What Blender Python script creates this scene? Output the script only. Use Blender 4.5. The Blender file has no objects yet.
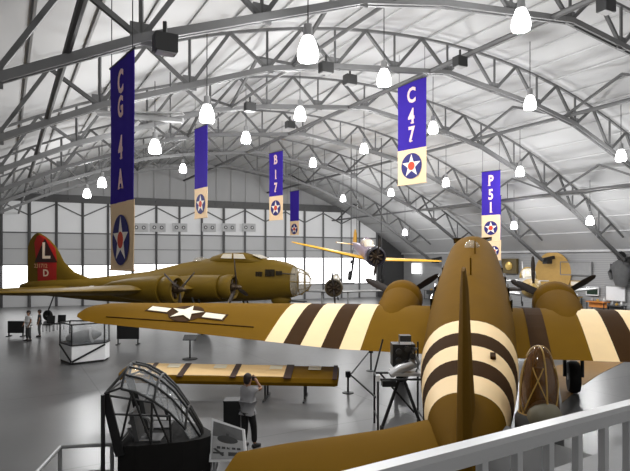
import bpy, bmesh, math, random
from mathutils import Vector, Matrix, Euler
random.seed(7)
S = bpy.context.scene
COL = S.collection
PI = math.pi
V = Vector
# ------------------------------------------------------------------ camera frame
F, CX, CY, H = 560.0, 315.0, 260.0, 4.6       # focal (px), principal column, horizon row, eye height
def P(x, y, Y):                               # pixel at depth Y -> point
    return V(((x - CX) / F * Y, Y, H - (y - CY) / F * Y))
TH = math.radians(29.0)                       # hangar axis swings 29 degrees to the left of the view
UA = V((-math.sin(TH), math.cos(TH), 0)); VA = V((math.cos(TH), math.sin(TH), 0))
def HU(u, v, z): return UA * u + VA * v + V((0, 0, z))
def uv_of(p): return p.dot(UA), p.dot(VA)

# ------------------------------------------------------------------ materials
def lin(c):
    return tuple(((x / 255) / 12.92 if x / 255 <= .04045 else ((x / 255 + .055) / 1.055) ** 2.4) for x in c) + (1.0,)
MATS = {}
def mat(name, rgb, rough=.6, metal=0.0, var=.12, scale=3.0, bump=0.0, spec=.5, alpha=1.0, emit=0, trans=0):
    if name in MATS: return MATS[name]
    m = bpy.data.materials.new(name); m.use_nodes = True
    nt = m.node_tree; b = nt.nodes['Principled BSDF']
    c = lin(rgb)
    tc = nt.nodes.new('ShaderNodeTexCoord'); nz = nt.nodes.new('ShaderNodeTexNoise')
    nz.inputs['Scale'].default_value = scale; nz.inputs['Detail'].default_value = 4
    nt.links.new(tc.outputs['Object'], nz.inputs['Vector'])
    mx = nt.nodes.new('ShaderNodeMix'); mx.data_type = 'RGBA'
    mx.inputs[6].default_value = tuple(x * (1 - var) for x in c[:3]) + (1,)
    mx.inputs[7].default_value = tuple(min(1, x * (1 + var)) for x in c[:3]) + (1,)
    nt.links.new(nz.outputs['Fac'], mx.inputs[0]); nt.links.new(mx.outputs[2], b.inputs['Base Color'])
    b.inputs['Roughness'].default_value = rough; b.inputs['Metallic'].default_value = metal
    b.inputs['Specular IOR Level'].default_value = spec
    if alpha < 1: b.inputs['Alpha'].default_value = alpha
    if trans: b.inputs['Transmission Weight'].default_value = trans
    if emit:
        b.inputs['Emission Color'].default_value = c; b.inputs['Emission Strength'].default_value = emit
    if bump:
        bp = nt.nodes.new('ShaderNodeBump'); bp.inputs['Strength'].default_value = bump
        nt.links.new(nz.outputs['Fac'], bp.inputs['Height']); nt.links.new(bp.outputs['Normal'], b.inputs['Normal'])
    MATS[name] = m
    return m
OLIVE = mat('olive_drab', (102, 73, 12), .7, var=.12, scale=1.2, spec=.03)
OLIVE_W = mat('olive_wing', (110, 80, 13), .7, var=.1, scale=1.0, spec=.03)
OLIVE_B = mat('olive_bomber', (102, 80, 20), .55, var=.12, scale=.8, spec=.15)
BELLY = mat('bomber_underside', (70, 62, 42), .55)
CREAM = mat('stripe_cream', (246, 214, 160), .55, var=.05)
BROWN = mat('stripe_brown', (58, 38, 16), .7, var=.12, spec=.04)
WHITE = mat('white_paint', (238, 228, 200), .5, var=.05)
INSBLUE = mat('insignia_dark', (62, 42, 22), .7, spec=.04)
RED = mat('fin_red', (160, 22, 14), .5)
MAROON = mat('fin_black', (44, 16, 10), .5)
PALE = mat('letter_pale', (236, 214, 190), .5)
BLACK = mat('black_paint', (20, 20, 20), .5)
DARK = mat('dark_steel', (44, 44, 44), .5, metal=.2)
PROPB = mat('prop_black', (40, 30, 22), .45)
ENGM = mat('engine_metal', (70, 56, 40), .45, metal=.5)
RUBBER = mat('tyre_rubber', (26, 26, 26), .8)
STEEL = mat('truss_steel', (98, 98, 98), .55, var=.15, scale=2)
STEEL_D = mat('truss_steel_web', (84, 84, 84), .55, var=.15, scale=2)
GALV = mat('galvanised', (150, 150, 150), .45, metal=.2)
MULL = mat('mullion_steel', (92, 92, 92), .6)
PANEL = mat('door_panel', (200, 200, 200), .6, var=.06, scale=.6, emit=.42)  # faint emission stands in for daylight through the translucent sheet
PANEL2 = mat('door_panel_grey', (172, 172, 172), .6, var=.06, scale=.6, emit=.3)  # same daylight glow put into the grey panels
WINLIT = mat('window_daylight', (255, 255, 255), .4, var=0, emit=3.4)
LAMP = mat('lamp_glass', (255, 255, 255), .4, var=0, emit=9.0)
GLASS = mat('clear_glass', (200, 204, 206), .1, var=0, alpha=.12, spec=.3)
GLASSD = mat('canopy_glass', (190, 180, 160), .08, var=.1, alpha=.4)
WINGL = mat('cockpit_glass', (226, 218, 200), .1, var=.1)
WIND = mat('dark_glass', (38, 32, 22), .15)
BLUE = mat('banner_blue', (60, 42, 152), .8, var=.08, scale=4, spec=.1)
BCREAM = mat('banner_cream', (250, 215, 172), .75, var=.06, scale=4)
BNAVY = mat('roundel_navy', (36, 32, 108), .7)
BWHITE = mat('roundel_white', (250, 240, 226), .7, var=.03)
BRED = mat('roundel_red', (214, 70, 40), .7)
LETTER = mat('banner_letter', (246, 208, 206), .7, var=.04)
YELLOW = mat('trainer_yellow', (232, 176, 44), .45, var=.08)
SILVER = mat('silver_skin', (180, 180, 178), .35, metal=.4)
RAILM = mat('rail_grey', (208, 208, 208), .38, var=.03)
WHITEG = mat('white_board', (236, 236, 236), .5, var=.04)
GREY = mat('grey_paint', (128, 128, 128), .6)
GREYD = mat('grey_dark', (72, 72, 72), .6)
FABRIC = mat('dark_fabric', (24, 23, 22), .85, var=.2, scale=5, spec=.2)
TARP = mat('grey_tarp', (112, 112, 112), .75, var=.25, scale=2.5, bump=.3)
TANP = mat('tan_panel', (255, 214, 150), .6, var=.05)
SKIN = mat('skin', (150, 110, 84), .6); HAIR = mat('hair_dark', (36, 24, 18), .7)
SHIRTG = mat('shirt_grey', (150, 150, 152), .8); SHIRTW = mat('shirt_white', (235, 235, 235), .8); SHIRTD = mat('shirt_dark', (60, 60, 62), .8)
PANTS = mat('trousers_black', (24, 24, 24), .8); PANTG = mat('trousers_grey', (84, 84, 84), .8); SHOE = mat('shoes', (30, 26, 24), .6)
ORANGE = mat('orange_paint', (214, 134, 60), .6); TANWOOD = mat('tan_wood', (176, 140, 70), .6); SCREEN = mat('screen_dark', (40, 56, 44), .2)
POSTER = mat('poster_print', (170, 170, 170), .5, var=.5, scale=4)

# ------------------------------------------------------------------ mesh helpers
INV = {}
class MB:
    def __init__(s): s.v = []; s.f = []; s.m = []
    def add(s, vs, fs, mi=0):
        o = len(s.v); s.v += [V(p) for p in vs]
        for k, f in enumerate(fs):
            s.f.append([o + i for i in f]); s.m.append(mi[k] if isinstance(mi, list) else mi)
        return s
    def box(s, c, sz, R=None, mi=0):
        c = V(c); R = R or Matrix.Identity(3); vs = []
        for dx in (-.5, .5):
            for dy in (-.5, .5):
                for dz in (-.5, .5): vs.append(c + R @ V((dx * sz[0], dy * sz[1], dz * sz[2])))
        return s.add(vs, [(0, 1, 3, 2), (4, 6, 7, 5), (0, 4, 5, 1), (2, 3, 7, 6), (0, 2, 6, 4), (1, 5, 7, 3)], mi)
    def bar(s, p, q, w, h=None, mi=0, up=V((0, 0, 1))):
        p, q = V(p), V(q); h = h or w; d = (q - p)
        if d.length < 1e-6: return s
        d.normalize()
        if abs(d.dot(up)) > .98: up = V((1, 0, 0))
        a = d.cross(up).normalized(); b = a.cross(d)
        R = Matrix((a, d, b)).transposed()
        return s.box((p + q) / 2, (w, (q - p).length, h), R, mi)
    def tube(s, pts, r, n=8, mi=0, cap=True):
        pts = [V(p) for p in pts]; rings = []
        for i, p in enumerate(pts):
            d = (pts[min(i + 1, len(pts) - 1)] - pts[max(i - 1, 0)]).normalized()
            up = V((0, 0, 1)) if abs(d.z) < .95 else V((1, 0, 0))
            a = d.cross(up).normalized(); b = a.cross(d)
            rr = r[i] if isinstance(r, (list, tuple)) else r
            rings.append([p + (a * math.cos(t) + b * math.sin(t)) * rr for t in [2 * PI * k / n for k in range(n)]])
        return s.loft(rings, mi, cap)
    def loft(s, rings, mi=0, cap=True, closed=True):
        n = len(rings[0]); o = len(s.v)
        for r in rings: s.v += [V(p) for p in r]
        for i in range(len(rings) - 1):
            for j in range(n if closed else n - 1):
                k = (j + 1) % n
                s.f.append([o + i * n + j, o + i * n + k, o + (i + 1) * n + k, o + (i + 1) * n + j])
                s.m.append(mi(i, j) if callable(mi) else mi)
        if cap:
            s.f.append([o + j for j in range(n)][::-1]); s.m.append(mi(0, 0) if callable(mi) else mi)
            e = o + (len(rings) - 1) * n
            s.f.append([e + j for j in range(n)]); s.m.append(mi(len(rings) - 2, 0) if callable(mi) else mi)
        return s
    def lathe(s, prof, c=(0, 0, 0), ax=V((0, 0, 1)), n=16, mi=0, cap=True):
        c = V(c); ax = V(ax).normalized(); t = V((1, 0, 0)) if abs(ax.x) < .9 else V((0, 1, 0))
        a = ax.cross(t).normalized(); b = ax.cross(a)
        return s.loft([[c + ax * z + (a * math.cos(q) + b * math.sin(q)) * r for q in [2 * PI * k / n for k in range(n)]] for r, z in prof], mi, cap)
    def prism(s, pts, vec, mi=0):
        pts = [V(p) for p in pts]; vec = V(vec); n = len(pts)
        return s.add(pts + [p + vec for p in pts], [list(range(n))[::-1], list(range(n, 2 * n))] + [[i, (i + 1) % n, n + (i + 1) % n, n + i] for i in range(n)], mi)
    def sphere(s, c, r, n=12, mi=0, lo=-PI / 2, hi=PI / 2):
        r = r if hasattr(r, '__len__') else (r, r, r); c = V(c); rings = []
        for i in range(n // 2 + 1):
            t = lo + (hi - lo) * i / (n // 2)
            cc = max(math.cos(t), 1e-3)
            rings.append([c + V((r[0] * cc * math.cos(q), r[1] * cc * math.sin(q), r[2] * math.sin(t))) for q in [2 * PI * k / n for k in range(n)]])
        return s.loft(rings, mi)
    def build(s, name, mats, parent=None, world=True, smooth=True, angle=40):
        mats = mats if isinstance(mats, (list, tuple)) else [mats]
        org = V((0, 0, 0)); vs = s.v
        root = parent
        while root is not None and root.parent is not None: root = root.parent
        if root is not None:
            if world: M = INV[root.name]; vs = [M @ p for p in vs]
        else:
            xs = [p.x for p in vs]; ys = [p.y for p in vs]
            org = V(((min(xs) + max(xs)) / 2, (min(ys) + max(ys)) / 2, min(p.z for p in vs))); vs = [p - org for p in vs]
        me = bpy.data.meshes.new(name); me.from_pydata([tuple(p) for p in vs], [], s.f)
        for m in mats: me.materials.append(m)
        me.polygons.foreach_set('material_index', s.m)
        bm = bmesh.new(); bm.from_mesh(me); bmesh.ops.recalc_face_normals(bm, faces=bm.faces); bm.to_mesh(me); bm.free()
        if smooth:
            me.polygons.foreach_set('use_smooth', [True] * len(me.polygons)); me.set_sharp_from_angle(angle=math.radians(angle))
        me.update()
        o = bpy.data.objects.new(name, me); COL.objects.link(o); o.location = org
        if parent is not None: o.parent = parent; o.location = (0, 0, 0)
        return o
def tag(o, label=None, cat=None, group=None, kind=None):
    if label: o['label'] = label
    if cat: o['category'] = cat
    if group: o['group'] = group
    if kind: o['kind'] = kind
    return o
def thing(name, loc, label, cat, group=None, rot=(0, 0, 0), kind=None):
    o = bpy.data.objects.new(name, None); COL.objects.link(o); o.empty_display_size = .2
    o.location = loc; o.rotation_euler = rot
    INV[o.name] = (Matrix.Translation(V(loc)) @ Euler(rot).to_matrix().to_4x4()).inverted()
    return tag(o, label, cat, group, kind)
def struct(name, mb, m, smooth=False):
    o = mb.build(name, m, smooth=smooth); o['kind'] = 'structure'; return o
def pbox(name, m, parent, *boxes):
    mb = MB()
    for b in boxes: mb.box(*b)
    return mb.build(name, m, parent, smooth=False)
def text_mesh(txt, size, M, off=0.0, ext=.004, sx=1.0):
    """writing as mesh: placed by matrix M (x right, y up, z out of the surface), centred"""
    cu = bpy.data.curves.new('txt', 'FONT'); cu.body = txt; cu.size = size; cu.offset = off; cu.extrude = ext
    cu.align_x = 'CENTER'; cu.align_y = 'CENTER'; cu.resolution_u = 3
    o = bpy.data.objects.new('txt', cu); COL.objects.link(o)
    dg = bpy.context.evaluated_depsgraph_get(); me = bpy.data.meshes.new_from_object(o.evaluated_get(dg))
    vs = [M @ V((v.co.x * sx, v.co.y, v.co.z)) for v in me.vertices]; fs = [list(p.vertices) for p in me.polygons]
    bpy.data.objects.remove(o); bpy.data.curves.remove(cu); bpy.data.meshes.remove(me)
    return vs, fs
def star_pts(r, n=5, inner=.40):
    return [(r * (1 if k % 2 == 0 else inner) * math.sin(k * PI / n), r * (1 if k % 2 == 0 else inner) * math.cos(k * PI / n)) for k in range(2 * n)]

# ------------------------------------------------------------------ THE HANGAR
VC, HW = 18.1, 24.5
KN = [0, 8.2, 17.0, 24.5, 30]
def z_low(v):                                   # polygonal lower chord, kinked at KN either side of the ridge
    d = abs(v - VC)
    for a, b in zip(KN, KN[1:]):
        if d <= b:
            k = (d - a) / (b - a); return H + 8.75 - .01458 * (a * a + (b * b - a * a) * k)
    return H - 2
def z_roof(v): return 15.0 - .01385 * (v - VC) ** 2
U_END = 57.2
SK = math.tan(math.radians(6.5))
def UE(v): return U_END + (43 - v) * SK      # the door end stands a little askew
vr = VC + 26.6
# floor: polished concrete
def floor_colour():
    m = bpy.data.materials.new('polished_concrete'); m.use_nodes = True; nt = m.node_tree; b = nt.nodes['Principled BSDF']
    tc = nt.nodes.new('ShaderNodeTexCoord')
    n1 = nt.nodes.new('ShaderNodeTexNoise'); n1.inputs['Scale'].default_value = .35; n1.inputs['Detail'].default_value = 6
    n2 = nt.nodes.new('ShaderNodeTexNoise'); n2.inputs['Scale'].default_value = 6; n2.inputs['Detail'].default_value = 5
    for n in (n1, n2): nt.links.new(tc.outputs['Object'], n.inputs['Vector'])
    r = nt.nodes.new('ShaderNodeValToRGB'); r.color_ramp.elements[0].color = lin((84, 84, 84)); r.color_ramp.elements[1].color = lin((104, 104, 104))
    r.color_ramp.elements[0].position = .3; r.color_ramp.elements[1].position = .7
    mx = nt.nodes.new('ShaderNodeMath'); mx.operation = 'MULTIPLY_ADD'; mx.inputs[1].default_value = .35
    nt.links.new(n2.outputs['Fac'], mx.inputs[0]); 
    m2 = nt.nodes.new('ShaderNodeMath'); m2.operation = 'MULTIPLY'; m2.inputs[1].default_value = .65
    nt.links.new(n1.outputs['Fac'], m2.inputs[0]); nt.links.new(m2.outputs[0], mx.inputs[2])
    nt.links.new(mx.outputs[0], r.inputs[0])
    bk = nt.nodes.new('ShaderNodeTexBrick'); bk.offset = 0; bk.inputs['Scale'].default_value = 1; bk.inputs['Brick Width'].default_value = 7.6; bk.inputs['Row Height'].default_value = 7.6
    bk.inputs['Mortar Size'].default_value = .025; bk.inputs['Color1'].default_value = (1, 1, 1, 1); bk.inputs['Color2'].default_value = (1, 1, 1, 1); bk.inputs['Mortar'].default_value = (.55, .55, .55, 1)
    mp = nt.nodes.new('ShaderNodeMapping'); mp.inputs['Rotation'].default_value = (0, 0, -TH)
    nt.links.new(tc.outputs['Object'], mp.inputs[0]); nt.links.new(mp.outputs[0], bk.inputs['Vector'])
    mm = nt.nodes.new('ShaderNodeMix'); mm.data_type = 'RGBA'; mm.blend_type = 'MULTIPLY'; mm.inputs[0].default_value = 1
    nt.links.new(r.outputs[0], mm.inputs[6]); nt.links.new(bk.outputs['Color'], mm.inputs[7]); nt.links.new(mm.outputs[2], b.inputs['Base Color'])
    rr = nt.nodes.new('ShaderNodeMapRange'); rr.inputs[3].default_value = .26; rr.inputs[4].default_value = .36
    nt.links.new(n2.outputs['Fac'], rr.inputs[0]); nt.links.new(rr.outputs[0], b.inputs['Roughness'])
    return m
mb = MB(); mb.prism([HU(-14, -9.5, -.2), HU(-14, vr + 1, -.2), HU(U_END + 14, vr + 1, -.2), HU(U_END + 14, -9.5, -.2)], (0, 0, .2))
struct('floor', mb, floor_colour())
# ceiling: arched roof skin with purlin ribs on its inner face
ROOF = mat('roof_sheet', (184, 184, 184), .7, var=.07, scale=.35)
mb = MB(); vs = [VC - 26.6 + 53.2 * k / 64 for k in range(65)]
ring = lambda u: [HU(u, v, z_roof(v)) for v in vs] + [HU(u, VC + (v - VC) * 1.012, z_roof(v) + .25) for v in vs[::-1]]
mb.loft([ring(-12), ring(U_END + 8)], 0)
for k in range(3, 62, 2):
    v = vs[k]; mb.bar(HU(-12, v, z_roof(v) - .06), HU(UE(v), v, z_roof(v) - .04), .07, .08)
struct('ceiling', mb, ROOF, True)
# right side wall with ledge, left side wall, end gable
def wall_mat():
    m = bpy.data.materials.new('wall_sheet'); m.use_nodes = True; nt = m.node_tree; b = nt.nodes['Principled BSDF']
    tc = nt.nodes.new('ShaderNodeTexCoord'); w = nt.nodes.new('ShaderNodeTexWave'); w.inputs['Scale'].default_value = 2.0; w.wave_profile = 'TRI'
    mp = nt.nodes.new('ShaderNodeMapping'); mp.inputs['Rotation'].default_value = (0, PI / 2, 0)
    nt.links.new(tc.outputs['Object'], mp.inputs[0]); nt.links.new(mp.outputs[0], w.inputs['Vector'])
    r = nt.nodes.new('ShaderNodeValToRGB'); r.color_ramp.elements[0].color = lin((140, 140, 140)); r.color_ramp.elements[1].color = lin((164, 164, 164))
    nt.links.new(w.outputs['Color'], r.inputs[0]); nt.links.new(r.outputs[0], b.inputs['Base Color']); b.inputs['Roughness'].default_value = .6
    return m
WALL = wall_mat()
def wallbox(u0, u1, v0, v1, z0, z1): 
    return [HU(u0, v0, z0), HU(u1, v0, z0), HU(u1, v1, z0), HU(u0, v1, z0)], (0, 0, z1 - z0)
mb = MB(); mb.prism(*wallbox(-12, U_END + .6, vr - .1, vr + .3, 0, 5.3)); struct('wall_right', mb, WALL)
mb = MB(); mb.prism(*wallbox(-12, U_END + 7, VC - 26.9, VC - 26.5, 0, 5.3)); struct('wall_left', mb, WALL)
mb = MB(); mb.prism(*wallbox(-12, U_END, vr - .45, vr - .1, 5.3, 5.5)); mb.prism(*wallbox(-12, U_END, vr - .25, vr - .1, 5.75, 5.95)); struct('trim_1', mb, mat('ledge_paint', (190, 190, 190)))
HEAD = 10.7
GAB = mat('gable_sheet', (172, 172, 172), .65, var=.1, scale=.4)
mb = MB()
gv = [v for v in vs if z_roof(v) > HEAD]
g0 = [HU(UE(v), v, z_roof(v)) for v in gv]
mb.prism([HU(UE(gv[-1]), gv[-1] + .5, HEAD), HU(UE(gv[0]), gv[0] - .5, HEAD)] + g0, UA * .3)
for k in range(len(gv)):
    if k % 2 == 0: mb.bar(HU(UE(gv[k]) - .04, gv[k], HEAD), HU(UE(gv[k]) - .04, gv[k], z_roof(gv[k])), .14, .1)
struct('wall_end', mb, GAB)
# side fills of the end wall, between the door opening and the arch
CURT = mat('dark_end_panel', (58, 58, 58), .7)
VD0, VD1 = -7.5, 40.6
mb = MB(); pts = [HU(UE(v) + .05, v, z_roof(v)) for v in vs if v >= VD1 and z_roof(v) < HEAD + .5]
mb.prism([HU(UE(VD1) + .05, VD1, HEAD), HU(UE(VD1) + .05, VD1, 0), HU(UE(vr) + .05, vr, 0)] + pts[::-1], UA * .3); struct('wall_end_side', mb, CURT)
mb = MB()
mb.bar(HU(UE(VC - 26) - .25, VC - 26, HEAD + .05), HU(UE(43.2) - .25, 43.2, HEAD + .05), .5, .75)
for k in range(24): mb.box(HU(UE(-7 + k * 2.1) - .52, -7 + k * 2.1, HEAD + .05), (.12, .12, .12))
struct('trim_2', mb, mat('header_steel', (86, 86, 86)))
# hangar doors: five leaves of glazed panels
NL = 5; wl = (VD1 - VD0) / NL
for k in range(NL):
    a, b = VD0 + k * wl, VD0 + (k + 1) * wl; uo = - .1 * (k % 2)
    root = thing('door_%d' % (k + 1), HU(UE((a + b) / 2), (a + b) / 2, 0), None, None, kind='structure')
    npn = 4; pw = (b - a) / npn
    ztop = (4.1, 4.1, 4.2, 4.9, 4.9)[k]; zbot = 1.7
    for i in range(npn + 1):
        v = a + i * pw; m_ = MB(); m_.bar(HU(UE(v) + uo - .12, v, 0), HU(UE(v) + uo - .12, v, HEAD - .3), .2 if i % npn else .3, .2); m_.build('mullion', MULL, root, smooth=False)
    for i in range(npn):
        c0, c1 = a + i * pw, a + (i + 1) * pw
        def pan(z0, z1, m, nm):
            q = MB(); q.prism([HU(UE(c0) + uo + .0, c0, z0), HU(UE(c1) + uo, c1, z0), HU(UE(c1) + uo, c1, z1), HU(UE(c0) + uo, c0, z1)], UA * .06); return q.build(nm, m, root, smooth=False)
        pan(0, zbot, PANEL2, 'kick_panel'); pan(zbot, ztop, WINLIT, 'window_pane'); pan(ztop, 7.3, PANEL2, 'translucent_panel'); pan(7.3, HEAD - .3, PANEL, 'upper_panel')
    for z, t in ((zbot, .12), (ztop, .1), (7.3, .12), (5.7, .05)):
        q = MB(); q.bar(HU(UE(a) + uo - .06, a, z), HU(UE(b) + uo - .06, b, z), .1, t); q.build('girt', MULL, root, smooth=False)
    for i in range(npn):
        c0, c1 = a + i * pw, a + (i + 1) * pw
        q = MB()
        if i % 2 == 0: q.bar(HU(UE(c0) + uo - .1, c0, 9.0), HU(UE(c1) + uo - .1, c1, HEAD - .5), .08, .12)
        else: q.bar(HU(UE(c0) + uo - .1, c0, HEAD - .5), HU(UE(c1) + uo - .1, c1, 9.0), .08, .12)
        q.build('brace', MULL, root, smooth=False)
# ------------------------------------------------------------------ roof trusses
US = [13.4, 19.9, 26.8, 34.4, 42.0, 49.6]
ND = 16
LOW = [VC - HW + 2 * HW * i / ND for i in range(ND + 1)]
tl = ['closest to the balcony and largest', 'second from the balcony over the transport wing tip', 'third from the balcony behind the largest lamp',
      'fourth from the balcony above the C 47 banner', 'fifth from the balcony above the bomber', 'last before the hangar doors and gable']
for k, u in enumerate(US):
    root = thing('roof_truss', HU(u, VC, z_low(VC)), 'arched grey steel roof truss ' + tl[k], 'truss', 'arched roof trusses')
    q = MB()
    for i in range(ND):
        a, b = LOW[i], LOW[i + 1]; q.bar(HU(u - .1, a, z_low(a)), HU(u - .1, b, z_low(b)), .08, .2); q.bar(HU(u + .1, a, z_low(a)), HU(u + .1, b, z_low(b)), .08, .2)
    for v in LOW[1:-1]: q.box(HU(u, v, z_low(v) + .12), (.5, .06, .5), Matrix.Rotation(TH, 3, 'Z'))
    q.build('bottom_chord', STEEL, root, smooth=False)
    q = MB(); tv = [VC - HW + 2 * HW * i / (2 * ND) for i in range(2 * ND + 1)]; zt = lambda v: max(z_roof(v) - .3, z_low(v))
    for i in range(2 * ND): q.bar(HU(u, tv[i], zt(tv[i])), HU(u, tv[i + 1], zt(tv[i + 1])), .11, .11)
    q.build('top_chord', STEEL, root, smooth=False)
    for i in range(1, ND):
        v = LOW[i]
        for dv in (-HW / ND, 0, HW / ND):
            q = MB(); q.bar(HU(u, v, z_low(v)), HU(u, v + dv, zt(v + dv)), .12 if dv else .09, .12 if dv else .09); q.build('web_strut', STEEL_D, root, smooth=False)
    for sgn in (-1, 1):
        v = VC + sgn * HW; q = MB(); q.bar(HU(u, v, z_low(v)), HU(u, v + sgn * 1.6, z_low(v) + .25), .2, .3); q.box(HU(u, v + sgn * .7, z_low(v) - .15), (.7, .5, .4), Matrix.Rotation(TH, 3, 'Z')); q.build('foot_bracket', DARK, root, smooth=False)
# longitudinal ties between trusses
for nm, v, dz, r in (('over the great wing at the haunch of the arch', 1.2, 0, .09), ('between haunch and ridge, over the blue banners', 10.0, -.1, .07), ('along the ridge of the arch', 17.0, 0, .11),
                 ('past the ridge over the bomber nose', 26.4, 0, .11), ('low beside the curved side wall', 34.5, 0, .09)):
    q = MB(); q.tube([HU(-3, v, z_low(v) + dz), HU(UE(v) - .2, v, z_low(v) + dz)], r, 8)
    tag(q.build('longitudinal_tie', STEEL_D), 'long straight steel tie running ' + nm.replace(',', ''), 'tie', 'longitudinal roof ties')
for v, nm in ((34.5, 'low beside the side wall'), (26.4, 'past the ridge'), (10.0, 'over the banners')):
    for k in range(len(US)):
        u0 = US[k]; u1 = US[k + 1] if k < len(US) - 1 else U_END - .3; um = (u0 + u1) / 2
        q = MB(); zt = z_roof(v) - .35
        q.bar(HU(u0, v, z_low(v)), HU(um, v, zt), .12); q.bar(HU(um, v, zt), HU(u1, v, z_low(v)), .12)
        tag(q.build('sway_brace', STEEL_D, smooth=False), 'inverted V steel brace %s in %s bay' % (nm, ('the first', 'the second', 'the third', 'the fourth', 'the fifth', 'the last')[k]), 'brace', 'sway braces between trusses')
# ------------------------------------------------------------------ lamps
def solve(px, py, drop, lo=6, hi=57):
    d = lambda Y: (lambda p: p.z - (z_low(uv_of(p)[1]) - drop))(P(px, py, Y))
    Y = lo
    while Y < hi and d(Y) < 0: Y += .2
    return P(px, py, min(Y, hi))
lamps = [(308, 48, 'biggest glowing one, under the closest truss'), (521, 19, 'alone before the bare roof sheets at the upper edge of the view'), (384, 77, 'just above the C 47 banner'), (530, 102, 'below a long tie, over the transport cockpit'),
    (300, 113, 'between the closest lamp and the B 17 banner'), (155, 146, 'beside the CG 4A banner'), (207, 113, 'directly above the unlettered blue banner'), (246, 137, 'above and beside the B 17 banner, small'),
    (364, 148, 'midway between the B 17 and C 47 banners'), (313, 162, 'over the end of the small far banner'), (433, 127, 'touching the edge of the C 47 banner'), (621, 155, 'at the edge of the view by the curved roof'),
    (590, 220, 'low at the side wall beside the truss foot'), (514, 225, 'just past the P 51 banner'), (520, 171, 'above and past the P 51 banner'), (405, 232, 'low over the yellow trainer wing'), (446, 182, 'between the C 47 and P 51 banners'),
    (391, 192, 'below the C 47 banner roundel'), (343, 198, 'over the hanging yellow trainer'), (183, 168, 'under the gable near the unlettered banner'), (102, 182, 'by the gable close to the CG 4A banner lower end'), (87, 193, 'lowest by the door header next to the CG 4A banner')]
LAMP_POS = []
for px, py, lb in lamps:
    p = solve(px, py, 1.2); u, v = uv_of(p); LAMP_POS.append(p)
    root = thing('high_bay_lamp', p, 'glowing bell lamp ' + lb.replace(',', ''), 'lamp', 'high bay lamps under the roof')
    MB().lathe([(.13, .28), (.18, .2), (.25, .0), (.28, -.2), (.25, -.32), (.1, -.34)], p, n=16).build('lamp_shade', LAMP, root)
    MB().lathe([(.06, .62), (.11, .6), (.12, .34), (.15, .3), (.1, .26)], p, n=12).build('ballast_housing', GALV, root)
    MB().tube([p + V((0, 0, .6)), V((p.x, p.y, min(z_roof(v) - .3, p.z + 3)))], .018, 6).build('stem', DARK, root)
    L = bpy.data.lights.new('point_light', 'POINT'); L.energy = 880; L.shadow_soft_size = .3
    lo = bpy.data.objects.new('point_light', L); COL.objects.link(lo); lo.parent = root; lo.location = (0, 0, -.72)
for u, v in ((4.5, 2.5), (4.5, 13), (4.5, 26)):       # unseen fill lights added over the balcony to brighten banner and rail
    L = bpy.data.lights.new('point_light', 'POINT'); L.energy = 600; L.shadow_soft_size = .3
    lo = bpy.data.objects.new('point_light', L); COL.objects.link(lo); lo.location = HU(u, v, z_low(v) - 1.9)
# flood boxes, heater tubes
for px, py, lb in ((165, 44, 'above the CG 4A banner'), (326, 68, 'next to the biggest lamp'), (350, 80, 'between the two lamps over the C 47 banner'), (250, 107, 'between the closest lamps'), (460, 62, 'under the ridge by the bare roof'), (606, 6, 'at the upper corner of the bare roof'), (290, 125, 'under the small lamp over the B 17 banner')):
    p = solve(px, py, .45); u, v = uv_of(p)
    root = thing('floodlight', p, 'dark boxy floodlight on the truss ' + lb, 'floodlight', 'floodlights on the trusses')
    MB().box(p, (.5, .36, .4), Matrix.Rotation(.5, 3, 'Z')).build('housing', DARK, root, smooth=False)
    MB().box(p + V((0, 0, -.21)), (.4, .28, .03), Matrix.Rotation(.5, 3, 'Z')).build('lens', GALV, root, smooth=False)
    MB().bar(p + V((0, 0, .18)), p + V((0, 0, .5)), .08).build('bracket', DARK, root, smooth=False)
for v, u0, u1, dz, lb in ((-.8, 12, 40, .5, 'along the haunch of the arch past the banner'), (35.5, 20, 44, .5, 'beside the curved side wall')):
    root = thing('heater_tube', HU(u0, v, z_low(v) + dz), 'pale radiant heater tube hung ' + lb, 'heater', 'radiant heater tubes')
    MB().tube([HU(u0, v, z_low(v) + dz), HU(u1, v, z_low(v) + dz)], .17, 12).build('tube', GALV, root)
    for u in (u0 + .5, (u0 + u1) / 2, u1 - .5):
        MB().bar(HU(u, v, z_low(v) + dz), HU(u, v, z_roof(v)), .04).build('hanger', DARK, root, smooth=False)

a_, b_ = P(98, 113, 25), P(183, 121, 25)
root = thing('heater_tube', a_, 'pale radiant heater tube hung crosswise behind the CG 4A banner', 'heater', 'radiant heater tubes')
MB().tube([a_, b_], .14, 12).build('tube', GALV, root)
MB().box((a_ + b_) / 2 + V((0, 0, .16)), ((b_ - a_).length, .5, .05)).build('reflector', GALV, root, smooth=False)
for t in (.15, .85): p = a_.lerp(b_, t); MB().bar(p, V((p.x, p.y, z_roof(uv_of(p)[1]) - .15)), .04).build('hanger', DARK, root, smooth=False)
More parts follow.
